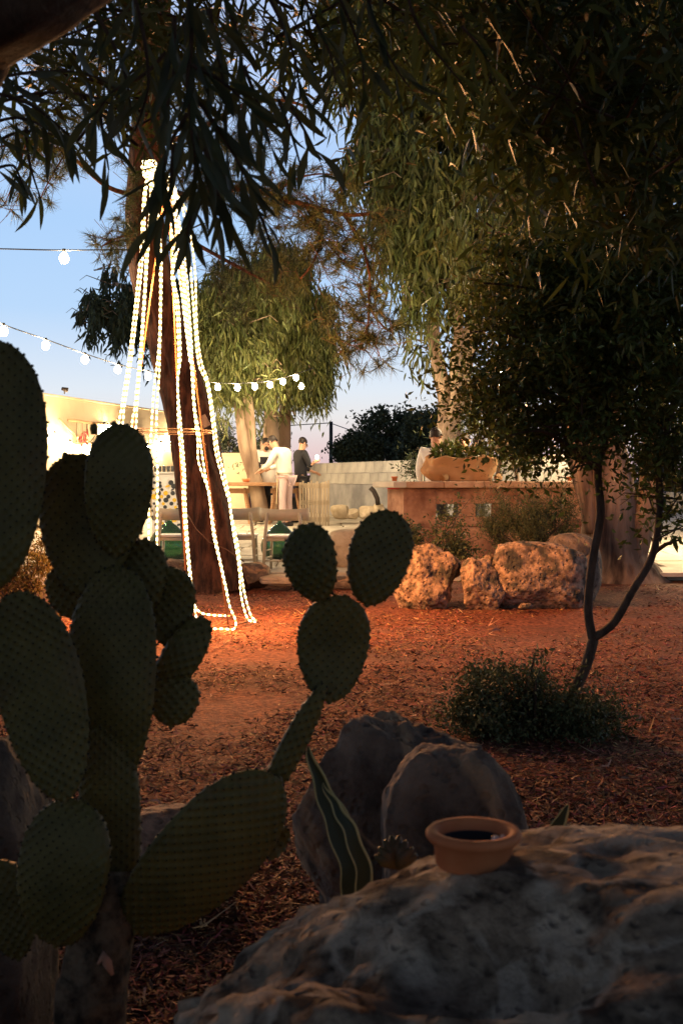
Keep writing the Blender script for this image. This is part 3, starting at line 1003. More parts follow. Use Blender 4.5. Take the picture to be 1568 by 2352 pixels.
# needle tufts: groups hang around the limbs
def tufts():
    r = np.random.default_rng(21)
    ctr = []
    areas = bl([(560, 440, 13.0, 130, 70), (660, 480, 12.6, 90, 60), (720, 520, 12.4, 70, 60), (760, 560, 12.4, 80, 60), (660, 600, 12.5, 60, 50), (600, 560, 13.0, 70, 40),
                (530, 620, 13.2, 60, 60), (650, 660, 12.8, 50, 34), (760, 740, 12.2, 70, 34), (820, 700, 12.2, 55, 55), (840, 780, 12.0, 50, 45), (890, 765, 12.0, 28, 22), (560, 720, 13.0, 40, 30),
                (780, 640, 12.3, 50, 40), (850, 580, 12.3, 24, 50), (870, 500, 12.3, 26, 30),
                (250, 575, 13.0, 36, 40), (300, 500, 13.3, 30, 50), (310, 420, 13.4, 30, 60), (120, 330, 12.8, 120, 60), (60, 320, 12.5, 60, 50), (20, 460, 12.4, 28, 22), (85, 450, 12.7, 22, 18),
                (650, 245, 12.4, 50, 22), (560, 340, 12.8, 100, 60), (450, 380, 13.4, 110, 90), (200, 250, 13.0, 120, 60), (450, 200, 13.4, 120, 90), (540, 80, 12.7, 90, 50),
                (150, 130, 13.0, 120, 50), (400, 560, 13.9, 60, 60)])
    # canopy above the frame
    areas += [(Vector((-2, 13, 7.6)), (2.6, 2.2, .9)), (Vector((0, 12, 7.9)), (2.4, 2.2, .9)), (Vector((-3.6, 12.5, 8.2)), (2, 2, .8)), (Vector((1.5, 13, 8.3)), (2.2, 2, .8)), (Vector((-.5, 11, 8.6)), (3, 2.6, .9))]
    w = np.array([a[1][0] * a[1][2] for a in areas]); w = w / w.sum()
    nt = 4600
    idx = r.choice(len(areas), nt, p=w)
    C = np.array([tuple(a[0]) for a in areas])[idx] + unit(r.normal(size=(nt, 3))) * np.array([a[1] for a in areas])[idx] * (r.random(nt) ** .5)[:, None]
    # extra tufts along the fine limbs
    ex = []
    for q, r0 in zip(pine_limbs, rl):
        pp = [P(*a) for a in q]
        for i in range(len(pp) - 1):
            for k in range(7):
                t = r.random()
                if r0 < .03 or i > 1: ex.append(tuple(pp[i].lerp(pp[i + 1], t) + Vector(r.normal(0, .06, 3))))
    C = np.concatenate([C, np.array(ex)])
    nt = len(C)
    ax = unit(r.normal(size=(nt, 3)) + np.array([0, 0, -.15]))
    per = 42
    n = nt * per
    A = np.repeat(ax, per, 0); Cc = np.repeat(C, per, 0)
    tt = r.random(n)
    base = Cc + A * (tt * .13)[:, None]
    D = unit(A * .75 + r.normal(0, .55, (n, 3)))
    L = .10 + r.random(n) * .07
    S = unit(np.cross(D, r.normal(size=(n, 3)))) * .0030
    V = np.empty((n, 3, 3)); V[:, 0] = base - S; V[:, 1] = base + S; V[:, 2] = base + D * L[:, None] + np.array([0, 0, -.012])
    np_mesh('needles', V.reshape(-1, 3), np.arange(n * 3), 3, M['needle'], pine)
    # woody tips
    for i in range(0, nt, 1):
        p = Vector(C[i]); a = Vector(ax[i])
        s = p - a * .22 + Vector(r.normal(0, .05, 3)); q = p - a * .1 + Vector(r.normal(0, .02, 3))
        tw.tube([s, q, p + a * .13], [.0032, .003, .0015], 3, cap=False)


tw = MB()
tufts()
lb.build('limbs', M['bark_pine'], pine)
tw.build('twigs', M['bark_dark'], pine, kind='stuff')
# wooden tag and strap on the trunk
tg = MB(); q = P(468, 968, 13.1); tg.box(q, (.10, .02, .13), M=Matrix.Rotation(-.5, 3, 'Y')); tag(tg.build('wooden_tag', M['wood_grey'], smooth=False), 'small pale wooden tag hung on the pine trunk', 'tag')

# ------------------------------------------------------------------ rope light cone
CD = 10.4
cone = empty('light_cone', P(430, 1440, CD), 'tall cone of glowing rope lights hung in front of the pine trunk', 'rope light')


def c3(x, y): return (x / 1.9507, y / 1.9507 + 574.2)
def c4(x, y): return (x / 1.9507, y / 1.9507 + 1148.3)


ST = [
    (0.0, [(340, 400), (330, 450), c3(630, 0), c3(605, 250), c3(575, 500), c3(545, 700), (270, 1000), (252, 1200), (235, 1425)]),
    (.05, [(342, 400), (334, 450), c3(642, 0), c3(617, 250), c3(587, 500), c3(557, 700), (280, 1000), (262, 1200), (245, 1432)]),
    (-.15, [(344, 405), (345, 470), c3(655, 0), c3(648, 160), c3(628, 450), c3(604, 700), (302, 985), (288, 1200), (275, 1448)]),
    (-.10, [(346, 405), (350, 470), c3(662, 20), c3(652, 180), c3(634, 450), c3(614, 700), (312, 985), (300, 1200), (290, 1450)]),
    (-.30, [(350, 410), (358, 470), c3(710, 0), c3(718, 150), c3(712, 420), c3(690, 620), c3(678, 800), c3(668, 1000), c4(665, 250), (335, 1400), (345, 1455)]),
    (-.25, [(352, 410), (362, 480), c3(722, 20), c3(722, 200), c3(713, 550), c3(703, 700), c3(700, 850), c3(705, 1000), c4(703, 225), (362, 1400), (372, 1458)]),
    (-.10, [(386, 430), (390, 480), c3(775, 0), c3(770, 130), c3(790, 250), c3(800, 480), c3(797, 600), c3(800, 800), c3(820, 1000), c4(820, 0), c4(835, 200), c4(850, 350), c4(865, 450), c4(885, 555)]),
    (.20, [(388, 430), (394, 480), c3(783, 0), c3(780, 130), c3(800, 250), c3(808, 480), c3(795, 600), c3(812, 800), c3(828, 1000), c4(830, 0), c4(842, 200), c4(856, 350), c4(870, 465), c4(900, 505), c4(950, 516), c4(1030, 520)]),
    (-.32, [(394, 435), (400, 490), c3(800, 0), c3(820, 130), c3(835, 330), c3(855, 500), c3(868, 700), c3(885, 850), c3(890, 950), c3(935, 1080), c4(940, 0), c4(955, 150), c4(985, 280), c4(1012, 400), c4(1030, 480), c4(1055, 540), c4(1048, 590), c4(1000, 612), c4(930, 600), c4(860, 580)]),
    (-.26, [(396, 435), (405, 490), c3(812, 0), c3(826, 130), c3(842, 330), c3(862, 500), c3(872, 700), c3(892, 820), c3(910, 950), c3(932, 1080), c4(945, 40), c4(965, 170), c4(990, 290), c4(1020, 430)]),
    (-.02, [(400, 440), (422, 490), c3(845, 0), c3(855, 100), c3(870, 300), c3(888, 500), c3(926, 600), c3(948, 750), c3(965, 900), c3(990, 1000), c3(1018, 1100), c4(1025, 0), c4(1045, 150), c4(1060, 230), c4(1073, 330), c4(1080, 430), c4(1108, 530), c4(1145, 572)]),
    (.04, [(402, 440), (430, 490), c3(866, 20), c3(876, 140), c3(882, 350), c3(902, 500), c3(932, 590), c3(958, 750), c3(978, 900), c3(1004, 1000), c3(1026, 1100), c4(1036, 60), c4(1064, 200), c4(1080, 320), c4(1098, 430), c4(1125, 520), c4(1150, 560)]),
    (.15, [(398, 440), (410, 500), c3(825, 0), c3(838, 130), c3(850, 300), c3(862, 480)]),
    (.1, [(392, 440), (398, 500), c3(790, 20), c3(812, 180), c3(826, 300), c3(850, 500)]),
]


def rope_mesh(pts, b):
    """beaded rope: resample at 9 mm, beads every 36 mm"""
    P_ = [Vector(p) for p in pts]
    dense = []
    n = len(P_)
    for i in range(n - 1):
        p0 = P_[max(i - 1, 0)]; p1 = P_[i]; p2 = P_[i + 1]; p3 = P_[min(i + 2, n - 1)]
        for k in range(40):
            t = k / 40
            dense.append(.5 * ((2 * p1) + (-p0 + p2) * t + (2 * p0 - 5 * p1 + 4 * p2 - p3) * t * t + (-p0 + 3 * p1 - 3 * p2 + p3) * t ** 3))
    dense.append(P_[-1])
    arr = np.array([tuple(p) for p in dense]); s = np.concatenate([[0], np.cumsum(np.linalg.norm(np.diff(arr, axis=0), axis=1))])
    m = max(6, int(s[-1] / .0125)); q = np.linspace(0, s[-1], m)
    pts2 = np.stack([np.interp(q, s, arr[:, k]) for k in range(3)], 1)
    rad = [.0084 if (i % 4) in (1, 2) else .0068 for i in range(m)]
    f0 = len(b.f)
    b.tube([Vector(p) for p in pts2], rad, 6)
    for j in range(m - 1):
        mi = 0 if (j % 4) in (2, 3) else 1
        for k in range(6): b.m[f0 + j * 6 + k] = mi


for off, q in ST:
    b = MB()
    ptsr = []
    for i, (u, v) in enumerate(q):
        f = min(1, max(0, (v - 400) / 1040))
        ptsr.append(P(u, v, CD + off * (.25 + .75 * f) * 1.6))
    for p in ptsr:
        p.z = max(p.z, .03)
    rope_mesh(ptsr, b)
    b.build('light_rope', [M['rope_dim'], M['rope_bead']], cone)
    # the rope's own light, spread along it
    segs = [(ptsr[i + 1] - ptsr[i]).length for i in range(len(ptsr) - 1)]; tot = sum(segs)
    for k in range(6):
        q_ = tot * (k + .5) / 6; i = 0
        while q_ > segs[i] and i < len(segs) - 1: q_ -= segs[i]; i += 1
        p = ptsr[i].lerp(ptsr[i + 1], min(1, q_ / segs[i]))
        ld = bpy.data.lights.new('rope_lamp', 'POINT'); ld.energy = (34.0, 34.0, 31.0, 25.0, 16.0, 6.0)[k] * tot / 4; ld.color = (1.0, .39, .11); ld.shadow_soft_size = .009
        lo = bpy.data.objects.new('rope_lamp', ld); link(lo, cone); lo.matrix_parent_inverse = basis_inv(cone); lo.location = p + Vector((0, -.02, .0)); lo.location.z = max(lo.location.z, .09)
# bundles of coiled rope at the top
def coil(cu, cv, ru, rv, turns, seed):
    r = random.Random(seed)
    b = MB(); pts = []
    for i in range(turns * 8):
        a = i / 8 * 2 * PI
        w = .55 + .45 * r.random()
        pts.append(P(cu + math.cos(a) * ru * w + r.uniform(-2, 2), cv + math.sin(a * 1.13) * rv * w, CD + math.sin(a) * .08))
    rope_mesh(pts, b)
    return b.build('rope_coil', [M['rope_dim'], M['rope_bead']], cone)


coil(344, 388, 19, 22, 5, 2)
coil(396, 432, 10, 26, 2, 3)
coil(402, 336, 6, 8, 1, 4)
# hoops and poles
def hoop(cu, cv, d, rm, rad, m, name='hoop'):
    c0 = P(cu, cv, d); b = MB(); pts = [c0 + Vector((math.cos(a) * rm, math.sin(a) * rm, 0)) for a in np.linspace(0, 2 * PI, 41)]
    b.tube(pts, rad, 6, cap=False); return b.build(name, m, cone)


hoop(394, 989, CD, px(100, CD), .0055, M['metal_dark'])
hoop(394, 994, CD, px(98, CD), .004, M['metal_dark'])
hh = P(415, 1437, CD); hh.z = .03
b = MB(); b.tube([Vector((hh.x + math.cos(a) * .56, hh.y + math.sin(a) * .56, .035)) for a in np.linspace(0, 2 * PI, 41)], .008, 6, cap=False); b.build('hoop', M['rust'], cone)
top = P(385, 395, CD)
for (u, v, dd) in ((525, 1448, -.25), (240, 1420, .15), (430, 1405, .5)):
    b = MB(); q = P(u, v, CD + dd); q.z = 0; b.tube([q, q.lerp(top, .5) + Vector((0, .02, 0)), top], .008, 6); b.build('pole', M['rust'], cone)
for (pa, pb, nm) in ((P(500, 1448, CD - .3), P(580, 1430, CD), 'ground_bar'),):
    pa.z = .03; pb.z = .03
    b = MB(); b.tube([pa, pb], .006, 6); b.build(nm, M['rust'], cone)
# hanging loose cable around the pine trunk
b = MB(); b.tube([P(*q) for q in ((430, 1180, 13.1), (450, 1215, 13.0), (480, 1245, 13.0), (520, 1262, 12.9), (560, 1290, 13.0))], .006, 5)
tag(b.build('loose_cable', M['cable_brown']), 'thin pale cable sagging across the pine trunk', 'cable')

# ------------------------------------------------------------------ festoon strings
bulb_b = MB(); bulb_b.lathe([(.001, -.15), (.028, -.142), (.048, -.118), (.055, -.09), (.048, -.058), (.026, -.03), (.017, -.02)], sides=12)
sock_b = MB(); sock_b.lathe([(.001, .022), (.02, .02), (.022, -.028), (.001, -.028)], sides=10)
bulb_me = {k: bulb_b.mesh('bulb', M[k]) for k in ('bulb', 'bulb_strong')}
sock_me = sock_b.mesh('socket', M['cable'])


def festoon(wire, bulbs, label, kind='bulb', scale=1.0, wr=.008):
    """wire: list of points, bulbs: list of points on the wire"""
    t = empty('festoon_string', wire[0], label, 'string lights', 'strings of festoon lights over the terrace')
    b = MB(); limb(b, wire, wr, wr, 5); b.build('wire', M['cable'], t)
    for p in bulbs:
        for nm, me in (('bulb', bulb_me[kind]), ('socket', sock_me)):
            o = bpy.data.objects.new(nm, me); link(o, t); o.matrix_parent_inverse = basis_inv(t)
            o.location = p; o.scale = (scale,) * 3


festoon([P(-150, 569, 14), P(0, 571, 14), P(147, 574, 13.9), P(330, 572, 13.6)], [P(147, 575, 13.9), P(-60, 571, 14)], 'upper festoon wire with one bulb running to the pine', scale=1.0)
lw = [(-90, 700, 14.8), (8, 745, 15.6), (105, 779, 16.8), (195, 812, 18.1), (270, 836, 19.5), (340, 852, 21), (420, 868, 22.3)]
festoon([P(*q) for q in lw], [P(*q) for q in lw[:-1]], 'festoon string sagging across the sky left of the pine', scale=1.0)
rw = [(470, 876, 21.6), (500, 879, 21.8), (545, 880, 22.1), (585, 878, 22.4), (620, 874, 22.7), (650, 867, 23.0), (680, 858, 23.4)]
festoon([P(*q) for q in rw] + [P(720, 845, 24.4)], [P(*q) for q in rw[1:]] + [P(692, 878, 24.0)], 'festoon string of six bulbs in front of the bushy eucalyptus', scale=.9)
ww = [onwall(u, v, .5) for u, v in ((50, 950), (95, 968), (125, 992), (160, 1012), (200, 1020), (240, 972), (254, 974), (300, 1015), (338, 1020), (369, 1015), (392, 996), (440, 985))]
festoon(ww, ww[1:11], 'bright lamp string hung along the cream building wall', kind='bulb_strong', scale=1.4)
rw2 = [Vector((2.4, 18.2, 2.9)), Vector((3.4, 17.9, 2.7)), Vector((4.4, 17.5, 2.65)), Vector((5.4, 17.1, 2.7)), Vector((6.6, 16.8, 2.95))]
festoon(rw2, rw2[:], 'festoon string hidden behind the right trees over the paving', kind='bulb_strong', scale=2.2)

# ------------------------------------------------------------------ eucalyptus trees in the middle distance
def euc(label, trunk_specs, blobs, nst, seed, leafL=.17, leafW=.024, m='leaf_euc', bark='bark_euc', length=.8, per=12, twn=60, group=None, name='eucalyptus_tree', style='droop', long_=True, spread=.06, shell=.5):
    r = np.random.default_rng(seed)
    base = trunk_specs[0][0][0]
    t = empty(name, base, label, 'tree', group)
    b = MB()
    for pts, r0 in trunk_specs:
        limb(b, pts, r0, None if hasattr(r0, '__len__') else r0 * .6, 20, wob=.25, seed=seed)
    b.build('trunk', M[bark], t)
    tw_ = MB()
    blob_twigs(tw_, blobs, twn, r, .018, .9)
    tw_.build('branches', M[bark], t, kind='stuff')
    V, Fq = strands(blobs, nst, per, length, leafL, leafW, r, style=style, long_=long_, spread=spread, shell=shell)
    np_mesh('crown', V, Fq, 4, M[m], t)
    return t


g24 = tz(24)
euc('eucalyptus with pale trunk at the end of the trestle table',
    [([P(600, 1196, 24.5), P(588, 1120, 24.5), P(574, 1030, 24.5), P(572, 960, 24.5), P(560, 860, 24.6), P(550, 740, 24.8)], [.19, .15, .13, .11, .10, .06]),
     ([P(586, 1110, 24.5), P(566, 1050, 24.42), P(555, 990, 24.4), P(547, 930, 24.5), P(530, 830, 24.6)], [.10, .11, .10, .08, .05])],
    bl([(550, 780, 24.5, 60, 65), (510, 740, 24.5, 50, 80), (560, 660, 25, 80, 70), (530, 850, 24.5, 48, 44), (590, 850, 24.5, 40, 34), (500, 830, 24.5, 30, 50), (480, 700, 24.5, 60, 60), (600, 640, 25, 70, 60)]), 2300, 31, twn=40, length=.42, leafL=.18, leafW=.036, per=9, spread=.1)
euc('bushy eucalyptus lit by bulbs behind the three men',
    [([P(632, 1190, 27), P(628, 1080, 27), P(622, 1000, 27), P(622, 940, 27), P(630, 800, 27)], [.20, .18, .17, .15, .08]),
     ([P(650, 1140, 27.2), P(650, 1040, 27.2), P(654, 950, 27.2), P(664, 860, 27.2)], [.17, .16, .14, .07]),
     ([P(616, 1100, 26.9), P(616, 1012, 26.9)], [.17, .165])],
    bl([(680, 730, 27, 75, 80), (640, 815, 27, 70, 55), (700, 820, 27, 46, 50), (715, 780, 27, 48, 80), (640, 680, 27, 85, 70), (606, 885, 27, 20, 45), (690, 890, 27, 26, 36), (735, 860, 27, 18, 46), (755, 770, 27, 16, 40), (655, 935, 27, 14, 30), (720, 700, 27, 45, 50), (600, 760, 27, 70, 70), (660, 600, 27, 70, 50)]), 2900, 32, twn=50, length=.42, leafL=.18, leafW=.036, per=9, spread=.1)
euc('dark eucalyptus showing left of the pine trunk against the sky',
    [([P(440, 1150, 31), P(420, 900, 31), P(380, 760, 31), P(330, 680, 31), P(260, 650, 31)], [.25, .22, .18, .10, .04])],
    bl([(215, 680, 31, 22, 26), (232, 720, 31, 14, 40), (262, 640, 31, 30, 20), (195, 728, 31, 13, 24), (288, 705, 31, 16, 50), (240, 615, 31, 22, 14), (320, 680, 31, 34, 50), (290, 620, 31, 24, 20), (400, 700, 31, 60, 80)]), 760, 33, m='leaf_dark', length=.6, twn=30, leafL=.22, leafW=.06, per=9)

euc('tall drooping eucalyptus with forked pale trunk behind the burlap planter',
    [([P(1046, 1090, 23.8), P(1035, 1030, 23.8), P(1033, 990, 23.8), P(1042, 945, 23.8), P(1056, 900, 23.8), P(1068, 840, 23.9), P(1078, 790, 24), P(1090, 640, 24), P(1080, 450, 24)], [.30, .27, .25, .20, .17, .15, .15, .13, .10]),
     ([P(1030, 985, 23.8), P(1025, 950, 23.8), P(1018, 890, 23.8), P(1005, 830, 23.8), P(994, 770, 23.8), P(990, 660, 24), P(960, 450, 24)], [.18, .15, .14, .13, .12, .10, .06]),
     ([P(1045, 960, 23.7), P(1050, 890, 23.6), P(1046, 820, 23.6), P(1052, 760, 23.6), P(1030, 650, 23.6)], [.13, .13, .12, .10, .07]),
     ([P(1070, 905, 23.8), P(1092, 885, 23.8), P(1108, 872, 23.7)], [.06, .05, .04])],
    bl([(890, 310, 23.5, 70, 60), (826, 335, 23.5, 34, 40), (930, 220, 24, 90, 100), (900, 420, 23.5, 50, 50), (970, 380, 23.5, 90, 80), (925, 510, 23.5, 46, 60), (990, 520, 23.5, 80, 80),
        (955, 610, 23.5, 36, 46), (1000, 640, 23.5, 56, 50), (1060, 560, 24, 80, 90), (950, 670, 23.5, 18, 30), (1120, 420, 24, 140, 150), (1100, 180, 24, 200, 150), (950, 80, 24, 100, 110), (1120, 0, 24, 200, 120),
        (880, 180, 24, 40, 60), (1085, 640, 24.5, 50, 40), (976, 790, 24.6, 14, 24), (990, 760, 24.6, 16, 20)]) +
    [(Vector((2.5, 24, 10.5)), (3, 2, 1.8)), (Vector((5, 24, 9.5)), (3, 2, 2.5))], 9000, 34, length=.8, leafL=.24, leafW=.05, twn=110, per=10, shell=.4)

# great trunk at the right
euc('great pale eucalyptus trunk at the right behind the thin sapling',
    [([P(1424, 1352, 14.6), P(1420, 1325, 14.6), P(1412, 1285, 14.6), P(1400, 1200, 14.6), P(1392, 1100, 14.6), P(1385, 1040, 14.6), P(1375, 900, 14.6), P(1360, 700, 14.6), P(1340, 400, 14.6)], [.56, .45, .36, .31, .30, .28, .26, .22, .16]),
     ([P(1370, 1220, 14.5), P(1345, 1100, 14.5), P(1330, 1040, 14.5), P(1310, 950, 14.5), P(1280, 800, 14.5)], [.14, .15, .14, .12, .08]),
     ([P(1450, 1280, 14.5), P(1475, 1200, 14.5), P(1495, 1090, 14.5), P(1510, 900, 14.5)], [.17, .13, .12, .10])],
    bl([(1330, 560, 14.5, 200, 110), (1200, 420, 14.5, 160, 120), (1450, 450, 14.5, 180, 160), (1260, 250, 14.5, 200, 130), (1480, 180, 14.5, 220, 170), (1430, 700, 14.5, 160, 110), (1250, 640, 14.5, 130, 100), (1300, 60, 14.5, 250, 110), (1500, 850, 14.5, 110, 100), (1180, 560, 14.5, 90, 80)])
    + [(Vector((4, 14.5, 8)), (2.5, 2, 1.2)), (Vector((6, 14, 6)), (2.0, 2, 3)), (Vector((1.8, 14.5, 8.6)), (2, 2, 1))], 6000, 35, length=.7, leafL=.15, leafW=.032, twn=110, per=11, bark='bark_great')

# far dark trees beyond the wall
for k, (lb_, sp, bb) in enumerate((
        ('large round dark tree beyond the block wall, tallest of the far row', (900, 1060, 46), [(890, 990, 46, 55, 42), (860, 1000, 46, 32, 36), (935, 995, 46, 45, 42), (900, 1035, 46, 70, 28)]),
        ('small dark tree at the left end of the far row beside the pole', (810, 1062, 44), [(815, 1032, 44, 26, 20), (795, 1048, 44, 16, 10), (838, 1040, 44, 22, 20)]),
        ('dark tree of the far row half hidden by the forked trunk', (990, 1055, 43), [(985, 990, 43, 46, 44), (1005, 1025, 43, 50, 36), (960, 1030, 43, 40, 30)]))):
    base = P(*sp); base.z = .45
    euc(lb_, [([base, base + Vector((0, 0, 1.0)), P(bb[0][0], bb[0][1], sp[2])], [.25, .2, .1])], bl(bb), 420, 60 + k, leafL=.16, leafW=.10, m='leaf_dark', bark='bark_far', length=.3, per=20, twn=12, group='dark trees beyond the wall', name='far_tree', style='any', long_=False, spread=.12, shell=.45)
for k, (u, v, d, ru, rv, lb_) in enumerate(((540, 1030, 31, 18, 30, 'dark shrub between the building corner and pale trunk'), (612, 1040, 29, 20, 40, 'dark shrub behind the bearded man'),
                                            (1130, 985, 21.5, 60, 60, 'feathery shrub right of the forked trunk behind the planter'), (985, 1085, 21, 26, 34, 'green shrub left of the man in white behind the counter'))):
    base = P(u, v + rv, d); base.z = tz(d)
    euc(lb_, [([base, P(u, v, d)], [.05, .02])], bl([(u, v, d, ru, rv), (u + 6, v + rv * .6, d, ru, rv * .7)]), 170, 80 + k, leafL=.10, leafW=.03, m='leaf_dark' if k != 2 else 'leaf_euc', bark='bark_far', length=.4, per=14, twn=10, name='shrub', style='up' if k == 2 else 'any', long_=False)

# thin saplings on the terrace behind the counter
for k, (pts_, lb_) in enumerate((([(1188, 1108), (1180, 1060), (1190, 1020), (1176, 990), (1184, 960)], 'thin bare stem standing behind the counter right of the planter'),
                               ([(1140, 1108), (1150, 1050), (1143, 1010), (1160, 960)], 'slender forked stem just right of the burlap planter'))):
    base = P(pts_[0][0], 1180, 17.6); base.z = tz(17.6)
    b_ = [base] + [P(u, v, 17.6) for u, v in pts_]
    euc(lb_, [(b_, [.03, .028, .024, .022, .018, .014][:len(b_)])], bl([(pts_[-1][0] + 10, 1000, 17.6, 45, 40), (pts_[-1][0] + 30, 1040, 17.6, 40, 25)]), 120, 90 + k, leafL=.06, leafW=.025, m='leaf_small', bark='bark_euc', length=.3, per=10, twn=12, name='sapling', style='any', long_=False)

# utility pole and wires
up = empty('utility_pole', P(760, 1060, 60), 'slim dark utility pole against the pink horizon', 'utility pole')
b = MB(); q = P(760, 1100, 60); q.z = .4; b.tube([q, P(760, 968, 60)], [.10, .085], 8); b.build('post', M['cable'], up)
b = MB(); b.tube([P(757, 971, 59.9), P(763, 971, 59.9)], .06, 6); b.build('insulator', M['cable'], up)
for a_, c_ in (((760, 971, 60), (560, 974, 70)), ((760, 972, 60), (880, 1000, 45))):
    pa, pc = P(*a_), P(*c_); mdl = (pa + pc) / 2 - Vector((0, 0, .12)); b = MB(); b.tube([pa, mdl, pc], .022, 4); b.build('wire', M['cable'], up)
b = MB(); q = P(703, 1095, 120); q.z = .4; b.tube([q, P(703, 1048, 120)], .12, 6); tag(b.build('utility_pole', M['cable']), 'tiny distant pole on the horizon left of the slim pole', 'utility pole')

# ------------------------------------------------------------------ masonry counter with openings
CY = math.radians(18)
cc = P(930, 1105, 15.6)
counter = empty('masonry_counter', (cc.x, cc.y, tz(15.6)), 'orange plastered masonry counter with stone slab top and two openings', 'counter', rz=CY)
ZB = -.1; ZT = 1.135
RW = M['terracotta_wall']
z0 = tz(15.6)


def lbox(name, x0, x1, y0, y1, za, zb, m, parent=counter, ch=.012, sm=False):
    b = MB(); b.box(((x0 + x1) / 2, (y0 + y1) / 2, (za + zb) / 2 - z0), (x1 - x0, y1 - y0, zb - za), ch=ch)
    return b.build(name, m, parent, smooth=sm, world=False)


LEN = 3.1
lbox('end_pillar', -.02, .42, 0, .60, -.05, ZT, RW)
lbox('front_panel', .422, LEN, .02, .14, .925, ZT, RW)
lbox('front_panel', .422, LEN, .02, .14, .62, .755, RW)
# piers between the openings: openings at 990-1065, 1105-1160, then wall
for (xa, xb) in ((.80, .99), (1.27, LEN)):
    lbox('pier', xa if xa > .43 else .423, xb, .018, .142, .757, .923, RW)
lbox('pier', .424, .42 + .02, .018, .142, .757, .923, RW)
lbox('plinth', .0, LEN, -.10, .018, -.05, .62, RW)
lbox('end_pillar', LEN - .45, LEN + .01, .145, .60, -.05, ZT, RW)
lbox('lower_wall', .422, LEN - .452, .145, .30, -.05, .62, RW)
xs_ = [-.20, -.02, .50, 1.05, 1.72, 2.30, LEN + .1]
r = random.Random(4)
for i in range(len(xs_) - 1):
    lbox('slab', xs_[i] + .004, xs_[i + 1] - .004, -.10 + r.uniform(-.015, .015), .70, ZT + .002, ZT + .085 + r.uniform(-.006, .006), M['slab_stone'] if i else M['limestone'], ch=.012)
TOPZ = ZT + .087


def onc(lx, ly, z=TOPZ):
    c_, s_ = math.cos(CY), math.sin(CY)
    return Vector((cc.x + lx * c_ - ly * s_, cc.y + lx * s_ + ly * c_, z))


def pot_mesh(r0, h, m, rim=.0):
    b = MB(); b.lathe([(.001, 0), (r0 * .82, 0), (r0 * .92, h * .7), (r0 + rim, h * .72), (r0 + rim, h), (r0 * .86, h), (r0 * .82, h * .75), (r0 * .74, .01), (.001, .01)], sides=28)
    return b.mesh('clay_pot', m)


sm_pot = pot_mesh(.037, .06, M['terracotta'], .006)
for lx, lbp in ((-.10, 'small clay pot on the left end of the counter'), (2.42, 'small clay pot on the right end of the counter')):
    o = bpy.data.objects.new('clay_pot', sm_pot); o.location = onc(lx, .12); link(o)
    tag(o, lbp, 'pot', 'small clay pots on the counter')
rs = MB(); q = onc(-.17, -.02, ZT - .008); rs.box(q, (.16, .03, .012), rz=CY)
tag(rs.build('red_strip', M['red'], smooth=False), 'red strip tucked under the left end of the counter slab', 'strip')

